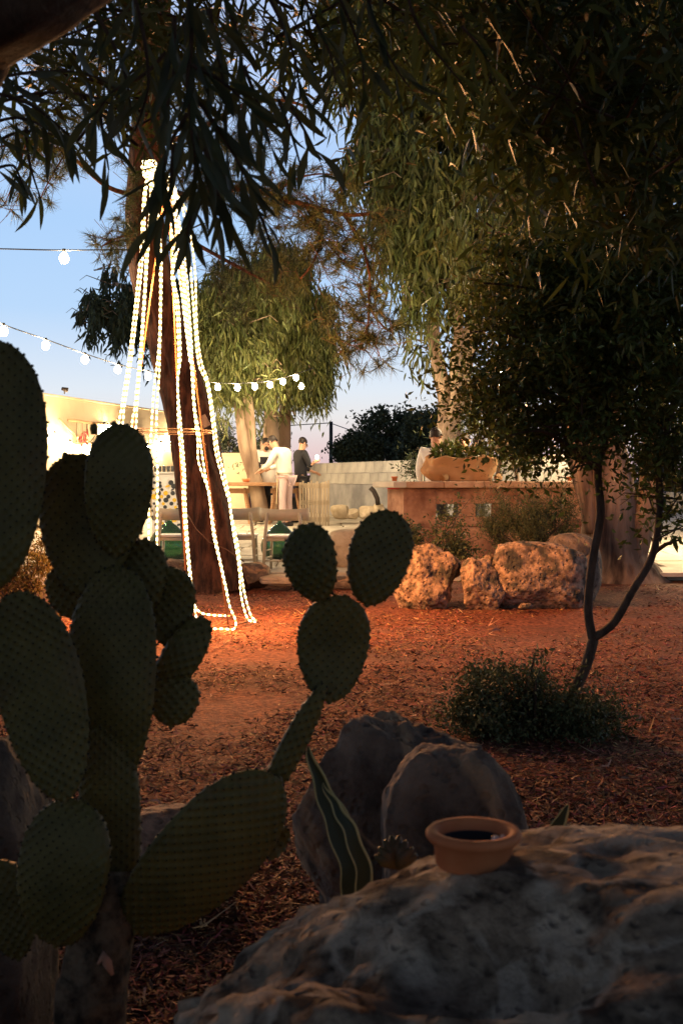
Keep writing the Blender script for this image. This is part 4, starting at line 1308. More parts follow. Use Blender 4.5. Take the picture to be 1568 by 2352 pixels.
# burlap planter
def burlap():
    x0, x1 = .40, 1.36
    o0 = onc((x0 + x1) / 2, .22)
    t = empty('burlap_planter', o0, 'sagging tan burlap sack planter on the counter', 'planter', rz=CY)
    nu, nv = 64, 16
    vs = []; fs = []
    for j in range(nv + 1):
        tj = j / nv
        for i in range(nu):
            a = 2 * PI * i / nu
            ex = .40 + .085 * tj + .02 * math.sin(tj * PI); ey = .17 + .05 * tj
            ca, sa = math.cos(a), math.sin(a)
            k = (abs(ca) ** 4.5 + abs(sa) ** 4.5) ** (-1 / 4.5)
            n1 = noise.noise(Vector((ca * 2.2, sa * 2.2, tj * 2.2))) * .055 + (.5 - abs(noise.noise(Vector((ca * 5, sa * 5, tj * 2.5))))) * .05 - .02
            x = ca * k * ex * (1 + n1 * 2); y = sa * k * ey * (1 + n1 * 3)
            z = tj * .30 + (noise.noise(Vector((ca * 3, sa * 3, 9))) * .05) * tj
            if ca < -.55: x -= .09 * math.sin(min(1, tj * 1.4) * PI) * (1 if sa < .3 else .4)
            vs.append((x, y, z))
    # rolled rim and inner
    for (s_, dz) in ((.93, .02), (.86, -.02), (.8, -.09)):
        for i in range(nu):
            x, y, z = vs[nv * nu + i]
            vs.append((x * s_, y * s_, z + dz))
    for j in range(nv + 3):
        for i in range(nu):
            k = (i + 1) % nu
            fs.append((j * nu + i, j * nu + k, (j + 1) * nu + k, (j + 1) * nu + i))
    fs.append(tuple(range(nu - 1, -1, -1)))
    b = MB(); b.add(vs, fs)
    b.build('sack', M['burlap'], t, world=False)
    # rolled corner flaps
    for sx_, yy in ((-.36, -.20), (.42, -.17)):
        b = MB(); pts = []
        b.tube([(sx_, yy, .035), (sx_ + .05, yy + .02, .05), (sx_ + .10, yy + .10, .05)], [.042, .05, .03], 14, cap=False)
        b.build('rolled_fold', M['burlap'], t, world=False)
    so = MB(); so.add([(math.cos(a) * .38, math.sin(a) * .15, .19) for a in np.linspace(0, 2 * PI, 24, endpoint=False)], [tuple(range(24))])
    so.build('potting_soil', M['soil'], t, world=False)
    # plants inside, broad glossy leaves
    r = np.random.default_rng(5)
    pl = empty('planter_shrub', onc(.80, .22, TOPZ + .19), 'broad leaved green plant growing in the burlap planter', 'plant', rz=CY)
    blobs = [(onc(.62, .22, TOPZ + .34), (.13, .12, .12)), (onc(.95, .22, TOPZ + .32), (.30, .14, .10)), (onc(.72, .22, TOPZ + .42), (.12, .10, .10)), (onc(1.12, .25, TOPZ + .35), (.12, .12, .09)), (onc(.55, .2, TOPZ + .27), (.10, .12, .06))]
    P0, d0 = sample_blobs(blobs, 480, r)
    D = unit(d0 + np.array([0, 0, .35]) + r.normal(0, .5, d0.shape))
    V, Fq = leaves_quad(P0, D, .07 + r.random(480) * .05, .035 + r.random(480) * .02, r)
    np_mesh('foliage', V, Fq, 4, M['leaf_small'], pl)
    st = MB()
    for i in range(16):
        q = onc(.5 + .65 * r.random(), .15 + .15 * r.random(), TOPZ + .18); st.tube([q, q + Vector((r.normal(0, .05), 0, .12)), q + Vector((r.normal(0, .08), 0, .26))], [.006, .005, .003], 4)
    st.build('stems', M['bark_dark'], pl)


burlap()

# ------------------------------------------------------------------ bushes
def bush(label, base, blobs, nst, per, length, leafL, leafW, m, seed, style='any', long_=False, stems=14, spread=.02, name='bush'):
    r = np.random.default_rng(seed)
    t = empty(name, base, label, 'bush')
    s = MB()
    for i in range(stems):
        c_, R = blobs[int(r.integers(len(blobs)))]
        q = Vector(c_) + Vector((r.normal(0, .5) * R[0], r.normal(0, .5) * R[1], r.uniform(0, .8) * R[2]))
        st = Vector(base) + Vector((r.normal(0, .06), r.normal(0, .06), 0))
        s.tube([st, st.lerp(q, .5) + Vector((0, 0, .04)), q], [.008, .006, .003], 5)
    s.build('stems', M['bark_dark'], t)
    V, Fq = strands(blobs, nst, per, length, leafL, leafW, r, style=style, long_=long_, spread=spread, shell=.35)
    np_mesh('foliage', V, Fq, 4, M[m], t)
    return t


bush('needle leaved rosemary bush growing in front of the counter', P(1210, 1285, 13.6), bl([(1180, 1240, 13.6, 70, 36), (1250, 1230, 13.6, 60, 40), (1215, 1205, 13.6, 60, 34), (1140, 1250, 13.4, 40, 24), (1285, 1215, 13.6, 28, 35)]), 900, 20, .26, .045, .008, 'leaf_rosemary', 101, style='up', stems=30)
bush('leafy dark shrub behind the pitted boulder', P(1010, 1290, 13.2), bl([(1000, 1245, 13.2, 60, 28), (960, 1245, 13.3, 35, 28), (1060, 1245, 13.3, 40, 26), (1048, 1190, 13.6, 22, 34), (1070, 1160, 13.8, 14, 20)]), 240, 12, .2, .045, .024, 'leaf_rosemary', 102, stems=20)
bush('low leafy bush at the foot of the thin sapling', (P(1240, 1700, 5.9).x, 5.9, 0), bl([(1180, 1640, 5.9, 100, 55, .25), (1290, 1665, 5.9, 120, 42, .25), (1125, 1585, 6.0, 50, 44, .2), (1200, 1575, 6.0, 26, 30, .12), (1060, 1655, 5.95, 30, 22, .12), (1380, 1660, 5.8, 70, 40, .2), (1240, 1600, 6.0, 60, 30, .2), (1090, 1640, 5.9, 50, 30, .2)]), 1500, 12, .10, .028, .012, 'leaf_rosemary', 103, stems=50)
bush('single upright leafy shoot rising from the low bush', (P(1228, 1640, 5.8).x, 5.8, 0), bl([(1232, 1500, 5.8, 11, 36, .02), (1228, 1560, 5.8, 10, 40, .02)]), 30, 3, .03, .04, .014, 'leaf_rosemary', 104, style='up', stems=3)
bush('yellow green bush glimpsed between the cactus pads', P(70, 1430, 9.6), bl([(60, 1310, 9.6, 45, 40), (85, 1280, 9.6, 30, 40), (30, 1330, 9.6, 40, 25), (-20, 1340, 9.6, 50, 30)]), 420, 12, .16, .04, .014, 'leaf_warm', 105, stems=18)
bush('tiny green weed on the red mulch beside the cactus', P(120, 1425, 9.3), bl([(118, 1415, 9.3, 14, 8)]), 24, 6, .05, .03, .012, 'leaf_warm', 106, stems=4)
euc('dark hedge of shrubs behind the rubble stones at the right edge', [([P(1540, 1160, 34), P(1540, 1080, 34)], [.08, .04])], bl([(1500, 1090, 34, 60, 60), (1570, 1080, 34, 60, 70), (1440, 1090, 34, 50, 50)]), 500, 108, leafL=.16, leafW=.07, m='leaf_dark', bark='bark_far', length=.5, per=12, twn=10, name='hedge', style='any', long_=False)

# ------------------------------------------------------------------ sapling in the right foreground
sap = empty('sapling_tree', (P(1300, 1680, 6.0).x, 6.0, 0), 'thin forked sapling with small dark leaves at right', 'tree')
b = MB()
base = Vector((P(1285, 1683, 6).x, 6, -.03))
limb(b, [base, P(1318, 1590, 6.0), P(1345, 1530, 6.0), P(1362, 1470, 6.0)], [.034, .029, .026, .028], None, 12, wob=.15)
limb(b, [P(1362, 1475, 6.0), P(1350, 1400, 6.0), P(1360, 1290, 6.0), P(1378, 1180, 6.0), P(1372, 1080, 6.0), P(1390, 1000, 6.0), P(1395, 880, 6.0), P(1380, 760, 6.0), P(1400, 600, 6.0)], [.023, .021, .020, .020, .019, .018, .017, .013, .009], None, 12, wob=.2, seed=4)
limb(b, [P(1365, 1465, 6.0), P(1410, 1430, 5.95), P(1450, 1360, 5.9), P(1500, 1270, 5.9), P(1515, 1150, 5.9), P(1512, 1050, 5.9), P(1540, 960, 5.9), P(1560, 820, 5.9), P(1540, 700, 5.9)], [.021, .020, .020, .019, .018, .017, .015, .012, .009], None, 12, wob=.2, seed=9)
for q in ([(1390, 1000), (1330, 940), (1250, 900), (1180, 900)], [(1395, 900), (1440, 820), (1500, 760)], [(1380, 760), (1300, 700), (1200, 660), (1110, 650)], [(1372, 1080), (1300, 1020), (1240, 990), (1170, 1000)], [(1540, 960), (1480, 900), (1450, 860)],
          [(1390, 960), (1320, 860), (1240, 800), (1150, 760)], [(1500, 1270), (1530, 1250), (1560, 1240)]):
    limb(b, [P(u, v, 6.0 - .1 * i) for i, (u, v) in enumerate(q)], .014, .004, 6)
b.build('trunk', M['bark_dark'], sap)
sb = bl([(1200, 820, 6.2, 130, 110, .5), (1135, 740, 6.3, 44, 80, .3), (1165, 965, 6.2, 60, 40, .3), (1250, 980, 6.0, 110, 55, .4), (1330, 880, 6.0, 150, 130, .6), (1450, 820, 6.0, 140, 170, .7), (1400, 640, 6.2, 180, 120, .7), (1250, 660, 6.3, 120, 90, .5),
         (1520, 980, 5.9, 70, 90, .4), (1450, 1000, 6.2, 90, 60, .4), (1170, 640, 6.3, 50, 60, .3), (1290, 1010, 5.9, 60, 30, .3), (1340, 1050, 6.0, 26, 45, .15), (1500, 1140, 6.0, 36, 70, .2), (1135, 880, 6.3, 24, 40, .2), (1310, 760, 6.0, 160, 100, .5), (1540, 1230, 5.9, 24, 34, .1), (1545, 1100, 5.9, 36, 60, .2)]) + \
    [(Vector((2.3, 6, 2.6)), (.6, .8, 1.0)), (Vector((1.7, 6.2, 3.4)), (.9, .7, .5))]
r = np.random.default_rng(77)
V, Fq = strands(sb, 5600, 16, .20, .044, .019, r, style='any', long_=False, spread=.025, shell=.2)
np_mesh('crown', V, Fq, 4, M['leaf_small'], sap)
tw_ = MB(); blob_twigs(tw_, sb, 120, r, .005, .3); tw_.build('twigs', M['bark_dark'], sap, kind='stuff')

# ------------------------------------------------------------------ foreground acacia with large leaves
aca = empty('acacia_tree', (-1.9, 1.6, 0), 'dark long leaved acacia hanging in from the top of the view', 'tree')
b = MB()
limb(b, [Vector((-1.9, 1.6, -.05)), Vector((-1.85, 1.6, .9)), Vector((-1.6, 1.7, 1.9)), P(-340, 190, 1.9), P(-80, 40, 1.85), P(110, -70, 1.8), P(420, -250, 2.0), Vector((.6, 2.6, 3.2))], [.17, .14, .12, .10, .092, .085, .06, .035], None, 18, wob=.25)
limb(b, [Vector((-1.6, 1.7, 1.9)), Vector((-1.8, 1.0, 2.8)), Vector((-1.0, 0.2, 3.4)), Vector((.5, -.6, 3.6)), Vector((1.8, -.4, 3.2))], .08, .03, 12)
b.build('trunk', M['bark_dark'], aca)

TWIGS = [
    ([(-60, 200, 2.9), (60, 235, 2.9), (130, 285, 2.9), (170, 320, 2.9)], 10, 110, (.25, -1)),
    ([(-40, 150, 2.7), (90, 100, 2.7), (180, 70, 2.7), (300, 20, 2.7)], 10, 105, (.6, -.6)),
    ([(-40, 185, 3.0), (80, 165, 3.0), (200, 170, 3.0), (290, 215, 3.0)], 12, 100, (.6, -.7)),
    ([(-20, 240, 3.1), (80, 215, 3.1), (180, 215, 3.1), (260, 240, 3.1)], 10, 100, (.2, -1)),
    ([(-40, 290, 3.0), (40, 270, 3.0), (120, 300, 3.0), (170, 340, 3.0)], 9, 110, (.3, -1)),
    ([(60, 290, 3.2), (66, 360, 3.2), (75, 400, 3.2), (95, 460, 3.2)], 5, 95, (-.3, -1)),
    ([(-20, 390, 3.0), (30, 380, 3.0), (50, 420, 3.0)], 5, 95, (.1, -1)),
    ([(180, -30, 2.6), (250, 80, 2.6), (290, 180, 2.6), (300, 260, 2.6)], 10, 120, (-.1, -1)),
    ([(300, -40, 2.4), (330, 80, 2.4), (340, 200, 2.4), (310, 300, 2.4)], 12, 130, (-.35, -1)),
    ([(430, -40, 2.2), (440, 80, 2.2), (430, 200, 2.2), (440, 300, 2.2), (450, 380, 2.25)], 20, 150, (.05, -1)),
    ([(440, 150, 2.2), (500, 180, 2.2), (560, 230, 2.2)], 8, 140, (.7, -.9)),
    ([(430, 200, 2.3), (490, 280, 2.3), (540, 360, 2.3), (570, 420, 2.3)], 12, 150, (.45, -1)),
    ([(430, 260, 2.3), (390, 330, 2.3), (370, 400, 2.3)], 10, 150, (-.5, -1)),
    ([(380, 120, 2.5), (330, 170, 2.5), (260, 210, 2.5), (220, 260, 2.5)], 11, 120, (-.2, -1)),
    ([(500, -40, 2.6), (540, 60, 2.6), (560, 170, 2.6), (580, 240, 2.6)], 10, 120, (.3, -1)),
    ([(600, -40, 2.8), (650, 60, 2.8), (680, 150, 2.8), (690, 230, 2.8)], 12, 120, (.1, -1)),
    ([(680, -40, 3.0), (730, 60, 3.0), (760, 130, 3.0), (770, 190, 3.0)], 10, 100, (.2, -1)),
    ([(760, -40, 3.1), (800, 40, 3.1), (830, 130, 3.1), (835, 200, 3.1)], 10, 105, (.1, -1)),
    ([(840, -40, 3.1), (860, 60, 3.1), (900, 140, 3.1), (940, 200, 3.1)], 11, 110, (.3, -1)),
    ([(930, -30, 3.3), (960, 60, 3.3), (1010, 130, 3.3), (1060, 190, 3.3)], 11, 110, (.5, -1)),
    ([(640, 200, 3.0), (700, 300, 3.0), (735, 370, 3.0)], 5, 110, (.6, -1)),
    ([(640, 230, 2.8), (670, 310, 2.8), (690, 380, 2.8)], 5, 90, (.0, -1)),
    ([(470, 330, 2.4), (490, 420, 2.4), (520, 480, 2.4)], 9, 150, (.4, -1)),
    ([(400, 330, 2.3), (390, 440, 2.3), (375, 500, 2.3)], 7, 150, (-.15, -1)),
    ([(450, 380, 2.4), (440, 480, 2.4), (430, 540, 2.4)], 8, 120, (.2, -1)),
    ([(560, 440, 2.6), (600, 500, 2.6), (620, 560, 2.6)], 4, 110, (.3, -1)),
    ([(560, 150, 2.7), (600, 260, 2.7), (620, 330, 2.7)], 6, 130, (.1, -1)),
    ([(0, 320, 3.2), (60, 300, 3.2), (130, 310, 3.2)], 6, 95, (0, -1)),
    ([(480, 20, 2.3), (500, 120, 2.3), (520, 220, 2.3)], 9, 150, (.1, -1)),
    ([(400, 40, 2.3), (400, 160, 2.3), (380, 260, 2.3)], 9, 150, (-.1, -1)),
    ([(450, 300, 2.5), (480, 380, 2.5), (470, 450, 2.5)], 9, 150, (-.1, -1)),
    ([(230, 260, 3.0), (240, 330, 3.0), (250, 390, 3.0)], 5, 100, (.3, -1)),
    ([(1060, 60, 3.4), (1110, 120, 3.4), (1130, 190, 3.4)], 8, 100, (.2, -1)),
]
r = random.Random(12)
tws = MB()
LEAFS = []
for pts_, n, ll, (dx, dz) in TWIGS:
    pp = [P(*q) for q in pts_]
    path = limb(tws, pp, .005, .002, 5)
    m = len(path)
    n = int(n * 1.25)
    for i in range(n):
        t = (i + .4 + r.random() * .5) / n
        k = min(m - 2, int(t * (m - 1)))
        p = path[k].lerp(path[k + 1], t * (m - 1) - k)
        tg_ = (path[k + 1] - path[k]).normalized()
        side = -1 if i % 2 else 1
        dvec = Vector((dx + side * .5 + r.gauss(0, .35), r.gauss(0, .16), dz + r.gauss(0, .3))).normalized() + tg_ * .45
        Ld = px(ll, p.y)
        hit = False
        for kk in (0, .35, .7, 1.0):
            qq = p + dvec.normalized() * Ld * kk
            uu = 784 + F * qq.x / qq.y; vv = 1100 - F * (qq.z - CAMZ) / qq.y
            if 322 < uu < 368 and 362 < vv < 440: hit = True
        if hit: continue
        LEAFS.append((p, dvec.normalized(), px(ll, p.y) * r.uniform(.65, 1.25), p.y))
# leaf meshes: curved lanceolate phyllodes
lm = []
for k in range(6):
    mb = MB(); cv = (-.22, -.12, -.04, .06, .14, .24)[k]; dr = (.12, .2, .08, .16, .1, .22)[k]
    ws = (.05, .35, .75, 1.0, .9, .62, .05); N_ = 7
    vs = []
    for i in range(N_):
        t = i / (N_ - 1)
        cx = cv * math.sin(t * PI) * .5 + cv * .5 * t * t; cyy = -dr * t * t
        w = ws[i] * .062
        vs += [(cx - w, cyy + .006, t), (cx, cyy - .006 * ws[i], t), (cx + w, cyy + .006, t)]
    fs = []
    for i in range(N_ - 1):
        a = i * 3
        fs += [(a, a + 1, a + 4, a + 3), (a + 1, a + 2, a + 5, a + 4)]
    mb.add(vs, fs)
    lm.append(mb.mesh('leaf', M['leaf_near']))
LEAFS.sort(key=lambda q: q[3] - q[2] * 3)
inv = basis_inv(aca)
rest = []
for i, (p, dvec, L, dd) in enumerate(LEAFS):
    # local z along the direction, flat side mostly facing the camera
    z = dvec
    fc = Vector((r.gauss(0, .7), -1, r.gauss(0, .4)))
    x = z.cross(fc)
    if x.length < 1e-3: x = Vector((1, 0, 0))
    x.normalize(); y = z.cross(x)
    Mx = Matrix(((x.x, y.x, z.x, p.x), (x.y, y.y, z.y, p.y), (x.z, y.z, z.z, p.z), (0, 0, 0, 1)))
    wk = r.uniform(.8, 1.25)
    Mx = Mx @ Matrix.Diagonal((L * wk, L, L, 1))
    if i < 298:
        o = bpy.data.objects.new('leaf', lm[r.randrange(6)])
        link(o, aca); o.matrix_parent_inverse = inv; o.matrix_basis = Mx
    else:
        rest.append(Mx)
rb = MB()
for Mx in rest:
    me = lm[r.randrange(6)]
    rb.add([Mx @ v.co for v in me.vertices], [tuple(f.vertices) for f in me.polygons])
rb.build('leaves', M['leaf_stuff'], aca, kind='stuff')
# the rest of the crown, ending with unseen masses added to block skylight
r = np.random.default_rng(9)
ab = bl([(1250, 120, 4.5, 230, 140, .7), (1480, 240, 4.4, 150, 180, .8), (1400, 40, 4.2, 240, 110, .6), (1540, 440, 4.6, 70, 110, .4), (1360, 260, 4.8, 110, 90, .5), (1120, 40, 4.8, 110, 60, .5)])
V, Fq = strands(ab, 520, 12, .35, .10, .018, r, style='any', spread=.05, shell=.2)
np_mesh('crown', V, Fq, 4, M['leaf_stuff'], aca)
ab2 = bl([(300, -40, 3.6, 300, 110, .4), (700, -60, 4.0, 280, 90, .5), (100, 120, 4.2, 160, 120, .5), (240, 200, 4.4, 120, 90, .4), (560, 60, 4.4, 160, 70, .4), (960, -20, 4.8, 100, 50, .5)])
V, Fq = strands(ab2, 230, 11, .35, .11, .013, r, style='any', spread=.06, shell=.2)
np_mesh('crown', V, Fq, 4, M['leaf_stuff'], aca)
ab_skyblock = [(Vector((0, 1.0, 3.5)), (3.6, 1.6, .5)), (Vector((2.9, 2.4, 4.3)), (1.8, 1.6, .6)), (Vector((-2.8, 2.4, 3.4)), (1.4, 1.8, .8)), (Vector((0, -2.6, 2.2)), (4.5, .9, 2.3)), (Vector((-4.0, 0, 2.0)), (.8, 3.5, 2.2)), (Vector((4.2, 1.5, 2.2)), (.9, 3.8, 2.2)), (Vector((0, 3.5, 4.2)), (3.5, 1.6, .6)), (Vector((0, -.6, 3.7)), (4, 2, .5)), (Vector((1, 6.5, 6.0)), (4.5, 2.2, .7)), (Vector((-1, 9.0, 7.2)), (5, 2, .6))]  # out-of-frame foliage above and behind the camera, shaped to keep skylight off the foreground
V, Fq = strands(ab_skyblock, 4800, 10, .35, .18, .045, r, style='droop', spread=.12, shell=.2, long_=False)
np_mesh('crown', V, Fq, 4, M['leaf_stuff'], aca)
blob_twigs(tws, ab + ab2, 90, r, .006, .6)
tws.build('twigs', M['bark_dark'], aca, kind='stuff')

# ------------------------------------------------------------------ cactus
def pad_mesh(hw, hh, th, seed, egg=.18):
    """pad lying in x/z plane with its base at the origin, height 2hh"""
    nu, nv = (128, 120) if hh > .12 else (84, 76)
    vs = []; fs = []
    sp = max(.0085, hw * .115)
    off = seed * 5.3
    def halfw(t):
        s = 2 * t - 1
        return hw * math.sqrt(max(0, 1 - abs(s) ** 2.15)) * (1 + egg * s * .7)
    for j in range(nv + 1):
        t = .5 - .5 * math.cos(PI * j / nv)
        w = halfw(t); z = 2 * hh * t
        thk = th * (1.0 - .35 * t) * min(1, math.sqrt(max(0, 1 - abs(2 * t - 1) ** 3)) + .0)
        for i in range(nu):
            a = 2 * PI * i / nu
            ca, sa = math.cos(a), math.sin(a)
            x = ca * w; y = (abs(sa) ** .8) * (1 if sa >= 0 else -1) * thk
            # tubercles on a diagonal lattice
            gx = x / sp; gzv = z / sp
            p_ = (gx + gzv) * .5; q_ = (gzv - gx) * .5
            dx_ = (p_ - round(p_)); dz_ = (q_ - round(q_))
            bmp = math.exp(-(dx_ * dx_ + dz_ * dz_) * 16)
            nn = noise.noise(Vector((x * 9 + off, z * 9, y * 9)))
            bulge = 1 + .02 * nn
            edge = abs(ca) ** 8
            x2 = x * bulge + ca * bmp * .0030 * (1 if edge > .05 else .3)
            y2 = y + (1 if sa >= 0 else -1) * (bmp * .0046 + .007 * nn) * min(1, abs(sa) * 3)
            vs.append((x2, y2 + .018 * math.sin(t * PI) * (seed % 3 - 1), z + (.0035 * bmp * (2 * t - 1) if edge < .5 else 0)))
    for j in range(nv):
        for i in range(nu):
            k = (i + 1) % nu
            fs.append((j * nu + i, j * nu + k, (j + 1) * nu + k, (j + 1) * nu + i))
    b = MB(); b.add(vs, fs)
    # areoles: small spine cushions on the lattice
    ab = MB()
    kx = int(hw / sp) + 2; kz = int(2 * hh / sp) + 2
    for p_ in range(-kx * 2, kz * 2 + kx):
        for q_ in range(-kx * 2, kz * 2 + kx):
            x = (p_ - q_) * sp; z = (p_ + q_) * sp
            if z < .01 or z > 2 * hh - .004: continue
            t = z / (2 * hh); w = halfw(t)
            if abs(x) > w * .985: continue
            sa = math.sqrt(max(0, 1 - (x / w) ** 2)) if w > 0 else 0
            thk = th * (1.0 - .35 * t) * min(1, math.sqrt(max(0, 1 - abs(2 * t - 1) ** 3)))
            for sg in (-1, 1):
                y = sg * (sa ** .8 * thk + .0045) + .018 * math.sin(t * PI) * (seed % 3 - 1)
                s_ = .0019
                vsn = [(x - s_, y, z), (x, y, z + s_), (x + s_, y, z), (x, y, z - s_), (x, y + sg * .005, z + .001)]
                ab.add(vsn, [(0, 1, 4), (1, 2, 4), (2, 3, 4), (3, 0, 4)])
    # rim areoles
    for i in range(int((hw + hh) * 3.6 / sp)):
        t = i / int((hw + hh) * 3.6 / sp)
        if (i * 7919 + seed * 31) % 5 < 3: continue
        sg = 1 if i % 2 else -1
        tt = .5 - .5 * math.cos(PI * t)
        w = halfw(tt)
        x = sg * (w + .003); z = 2 * hh * tt
        ab.ball((x - sg * .002, .018 * math.sin(tt * PI) * (seed % 3 - 1), z), .0026, 5, 4)
    return b, ab


cac = empty('prickly_pear', (P(225, 2300, 1.95).x, 1.95, 0), 'big prickly pear cactus silhouetted at the left with many flat pads', 'cactus')


def pad(u, v, hw, hh, tilt, d, seed, yaw=0, lean=0, th=.016, egg=.18, label=None):
    k = 1.0
    c_ = P(u, v, d)
    hwm, hhm = px(hw, d), px(hh, d)
    pb, ab_ = pad_mesh(hwm, hhm, th, seed, egg)
    R = Matrix.Rotation(math.radians(tilt), 4, 'Y') @ Matrix.Rotation(math.radians(lean), 4, 'X') @ Matrix.Rotation(math.radians(yaw), 4, 'Z')
    Mx = Matrix.Translation(c_) @ R @ Matrix.Translation((0, 0, -hhm))
    o = pb.build('pad', M['cactus'], cac, world=True)
    o.matrix_basis = Mx
    a = ab_.build('spine_cushions', M['areole'], None)
    a.parent = o
    a['kind'] = 'stuff'
    if label: o['label'] = label
    return o


pad(-12, 1070, 116, 285, 2, 1.9, 1, yaw=12)
pad(190, 1205, 112, 162, -4, 2.02, 2, yaw=-8)
pad(272, 1125, 76, 152, 3, 2.0, 3, yaw=10)
pad(155, 1358, 48, 62, -10, 2.1, 4)
pad(92, 1600, 100, 248, -13, 1.86, 5, yaw=8)
pad(262, 1560, 104, 262, 2, 2.0, 6, yaw=-6, th=.022)
pad(322, 1330, 60, 92, 8, 2.06, 7)
pad(388, 1392, 56, 90, 6, 2.06, 8)
pad(414, 1515, 44, 112, 32, 2.06, 9)
pad(398, 1606, 58, 62, 5, 2.04, 10)
pad(247, 1900, 72, 280, 0, 1.98, 11, th=.035, egg=0)
pad(152, 2005, 108, 172, 8, 1.88, 12, yaw=-10)
pad(18, 2090, 62, 118, -12, 2.05, 13)
pad(462, 1962, 118, 250, 44, 1.96, 15, yaw=14)
pad(682, 1695, 29, 140, 27, 2.0, 16, egg=-.25, label='narrow club shaped pad')
pad(768, 1490, 83, 124, 6, 2.02, 17, yaw=10)
pad(719, 1293, 62, 91, -10, 2.0, 18, yaw=-15)
pad(870, 1282, 72, 112, 15, 2.04, 19, yaw=12)
pad(636, 1935, 26, 40, 20, 2.02, 20)
# young buds on the pads
for (u, v, d) in ((362, 1282, 2.06), (466, 1434, 2.06), (628, 1805, 1.97), (640, 1798, 1.97), (215, 985, 2.0), (262, 982, 2.0), (150, 1052, 2.02)):
    b = MB(); p = P(u, v, d); s_ = px(9, d) if u > 300 else px(8, d)
    b.tube([p - Vector((0, 0, s_ * 1.6)), p, p + Vector((0, 0, s_ * 1.3)), p + Vector((0, 0, s_ * 1.9))], [s_ * .8, s_ * 1.15, s_ * .9, s_ * .2], 10)
    b.build('bud', M['cactus'], cac)
b = MB(); limb(b, [Vector((P(215, 2300, 1.95).x, 1.95, -.02)), P(215, 2330, 1.95), P(222, 2240, 1.95), P(235, 2130, 1.96), P(245, 2000, 1.98)], [.065, .058, .055, .052, .04], None, 20, wob=.35)
b.build('trunk', M['cactus_trunk'], cac)
b = MB(); b.tube([P(225, 2215, 1.86), P(238, 2195, 1.855), P(246, 2212, 1.86), P(258, 2240, 1.86)], [.002, .007, .008, .003], 8)
b.build('dry_flower', M['litter_pale'], cac)

# ------------------------------------------------------------------ clay pot on the boulder
pp_ = P(1087, 1984, 1.46)
okr, hit, nr, fi = HUGE.ray_cast(Vector((pp_.x, pp_.y, 5)) - HUGE.location, Vector((0, 0, -1)))
hs = [HUGE.ray_cast(Vector((pp_.x + dx_, pp_.y + dy_, 5)) - HUGE.location, Vector((0, 0, -1)))[1].z for dx_, dy_ in ((0, 0), (.035, 0), (-.035, 0), (0, .035), (0, -.035))]
HUGE.location.z = pp_.z - max(hs) + .006
pot = MB()
R_ = px(96, 1.46)
pot.lathe([(.001, .0), (R_ * .86, .0), (R_ * .92, .004), (R_ * .955, .028), (R_ * 1.08, .031), (R_ * 1.15, .036), (R_ * 1.15, .040), (R_ * 1.08, .044), (R_ * .90, .043), (R_ * .84, .038), (R_ * .83, .012), (.001, .010)], sides=56)
pot_o = empty('clay_pot', pp_ + Vector((0, 0, -.002)), 'shallow rimmed terracotta dish standing on the huge foreground boulder', 'pot')
po = pot.build('dish', M['terracotta'], pot_o, world=False)
b = MB(); b.lathe([(R_ * .80, .013), (R_ * .825, .030), (R_ * .80, .031), (R_ * .78, .0145), (.001, .0135)], sides=32); b.build('dark_lining', M['trousers_dark'], pot_o, world=False)  # near-black disc with a low wall lining the inside of the dish
b = MB(); b.lathe([(.001, .0), (R_ * .09, .0), (R_ * .10, .012), (R_ * .07, .015), (.001, .015)], c=(R_ * .52, R_ * -.12, .022), sides=14); b.build('glint_bead', M['seat_white'], pot_o, world=False)  # this white lump and the next stand in for glints inside the rim
b = MB(); b.lathe([(.001, .0), (R_ * .07, .0), (R_ * .08, .011), (R_ * .05, .014), (.001, .014)], c=(R_ * .70, R_ * -.02, .023), sides=14); b.build('glint_bead', M['seat_white'], pot_o, world=False)

# variegated leaves behind the boulder
va = empty('variegated_plant', P(790, 2080, 2.0), 'dark strap leaved plant with yellow leaf margins behind the boulder', 'plant')


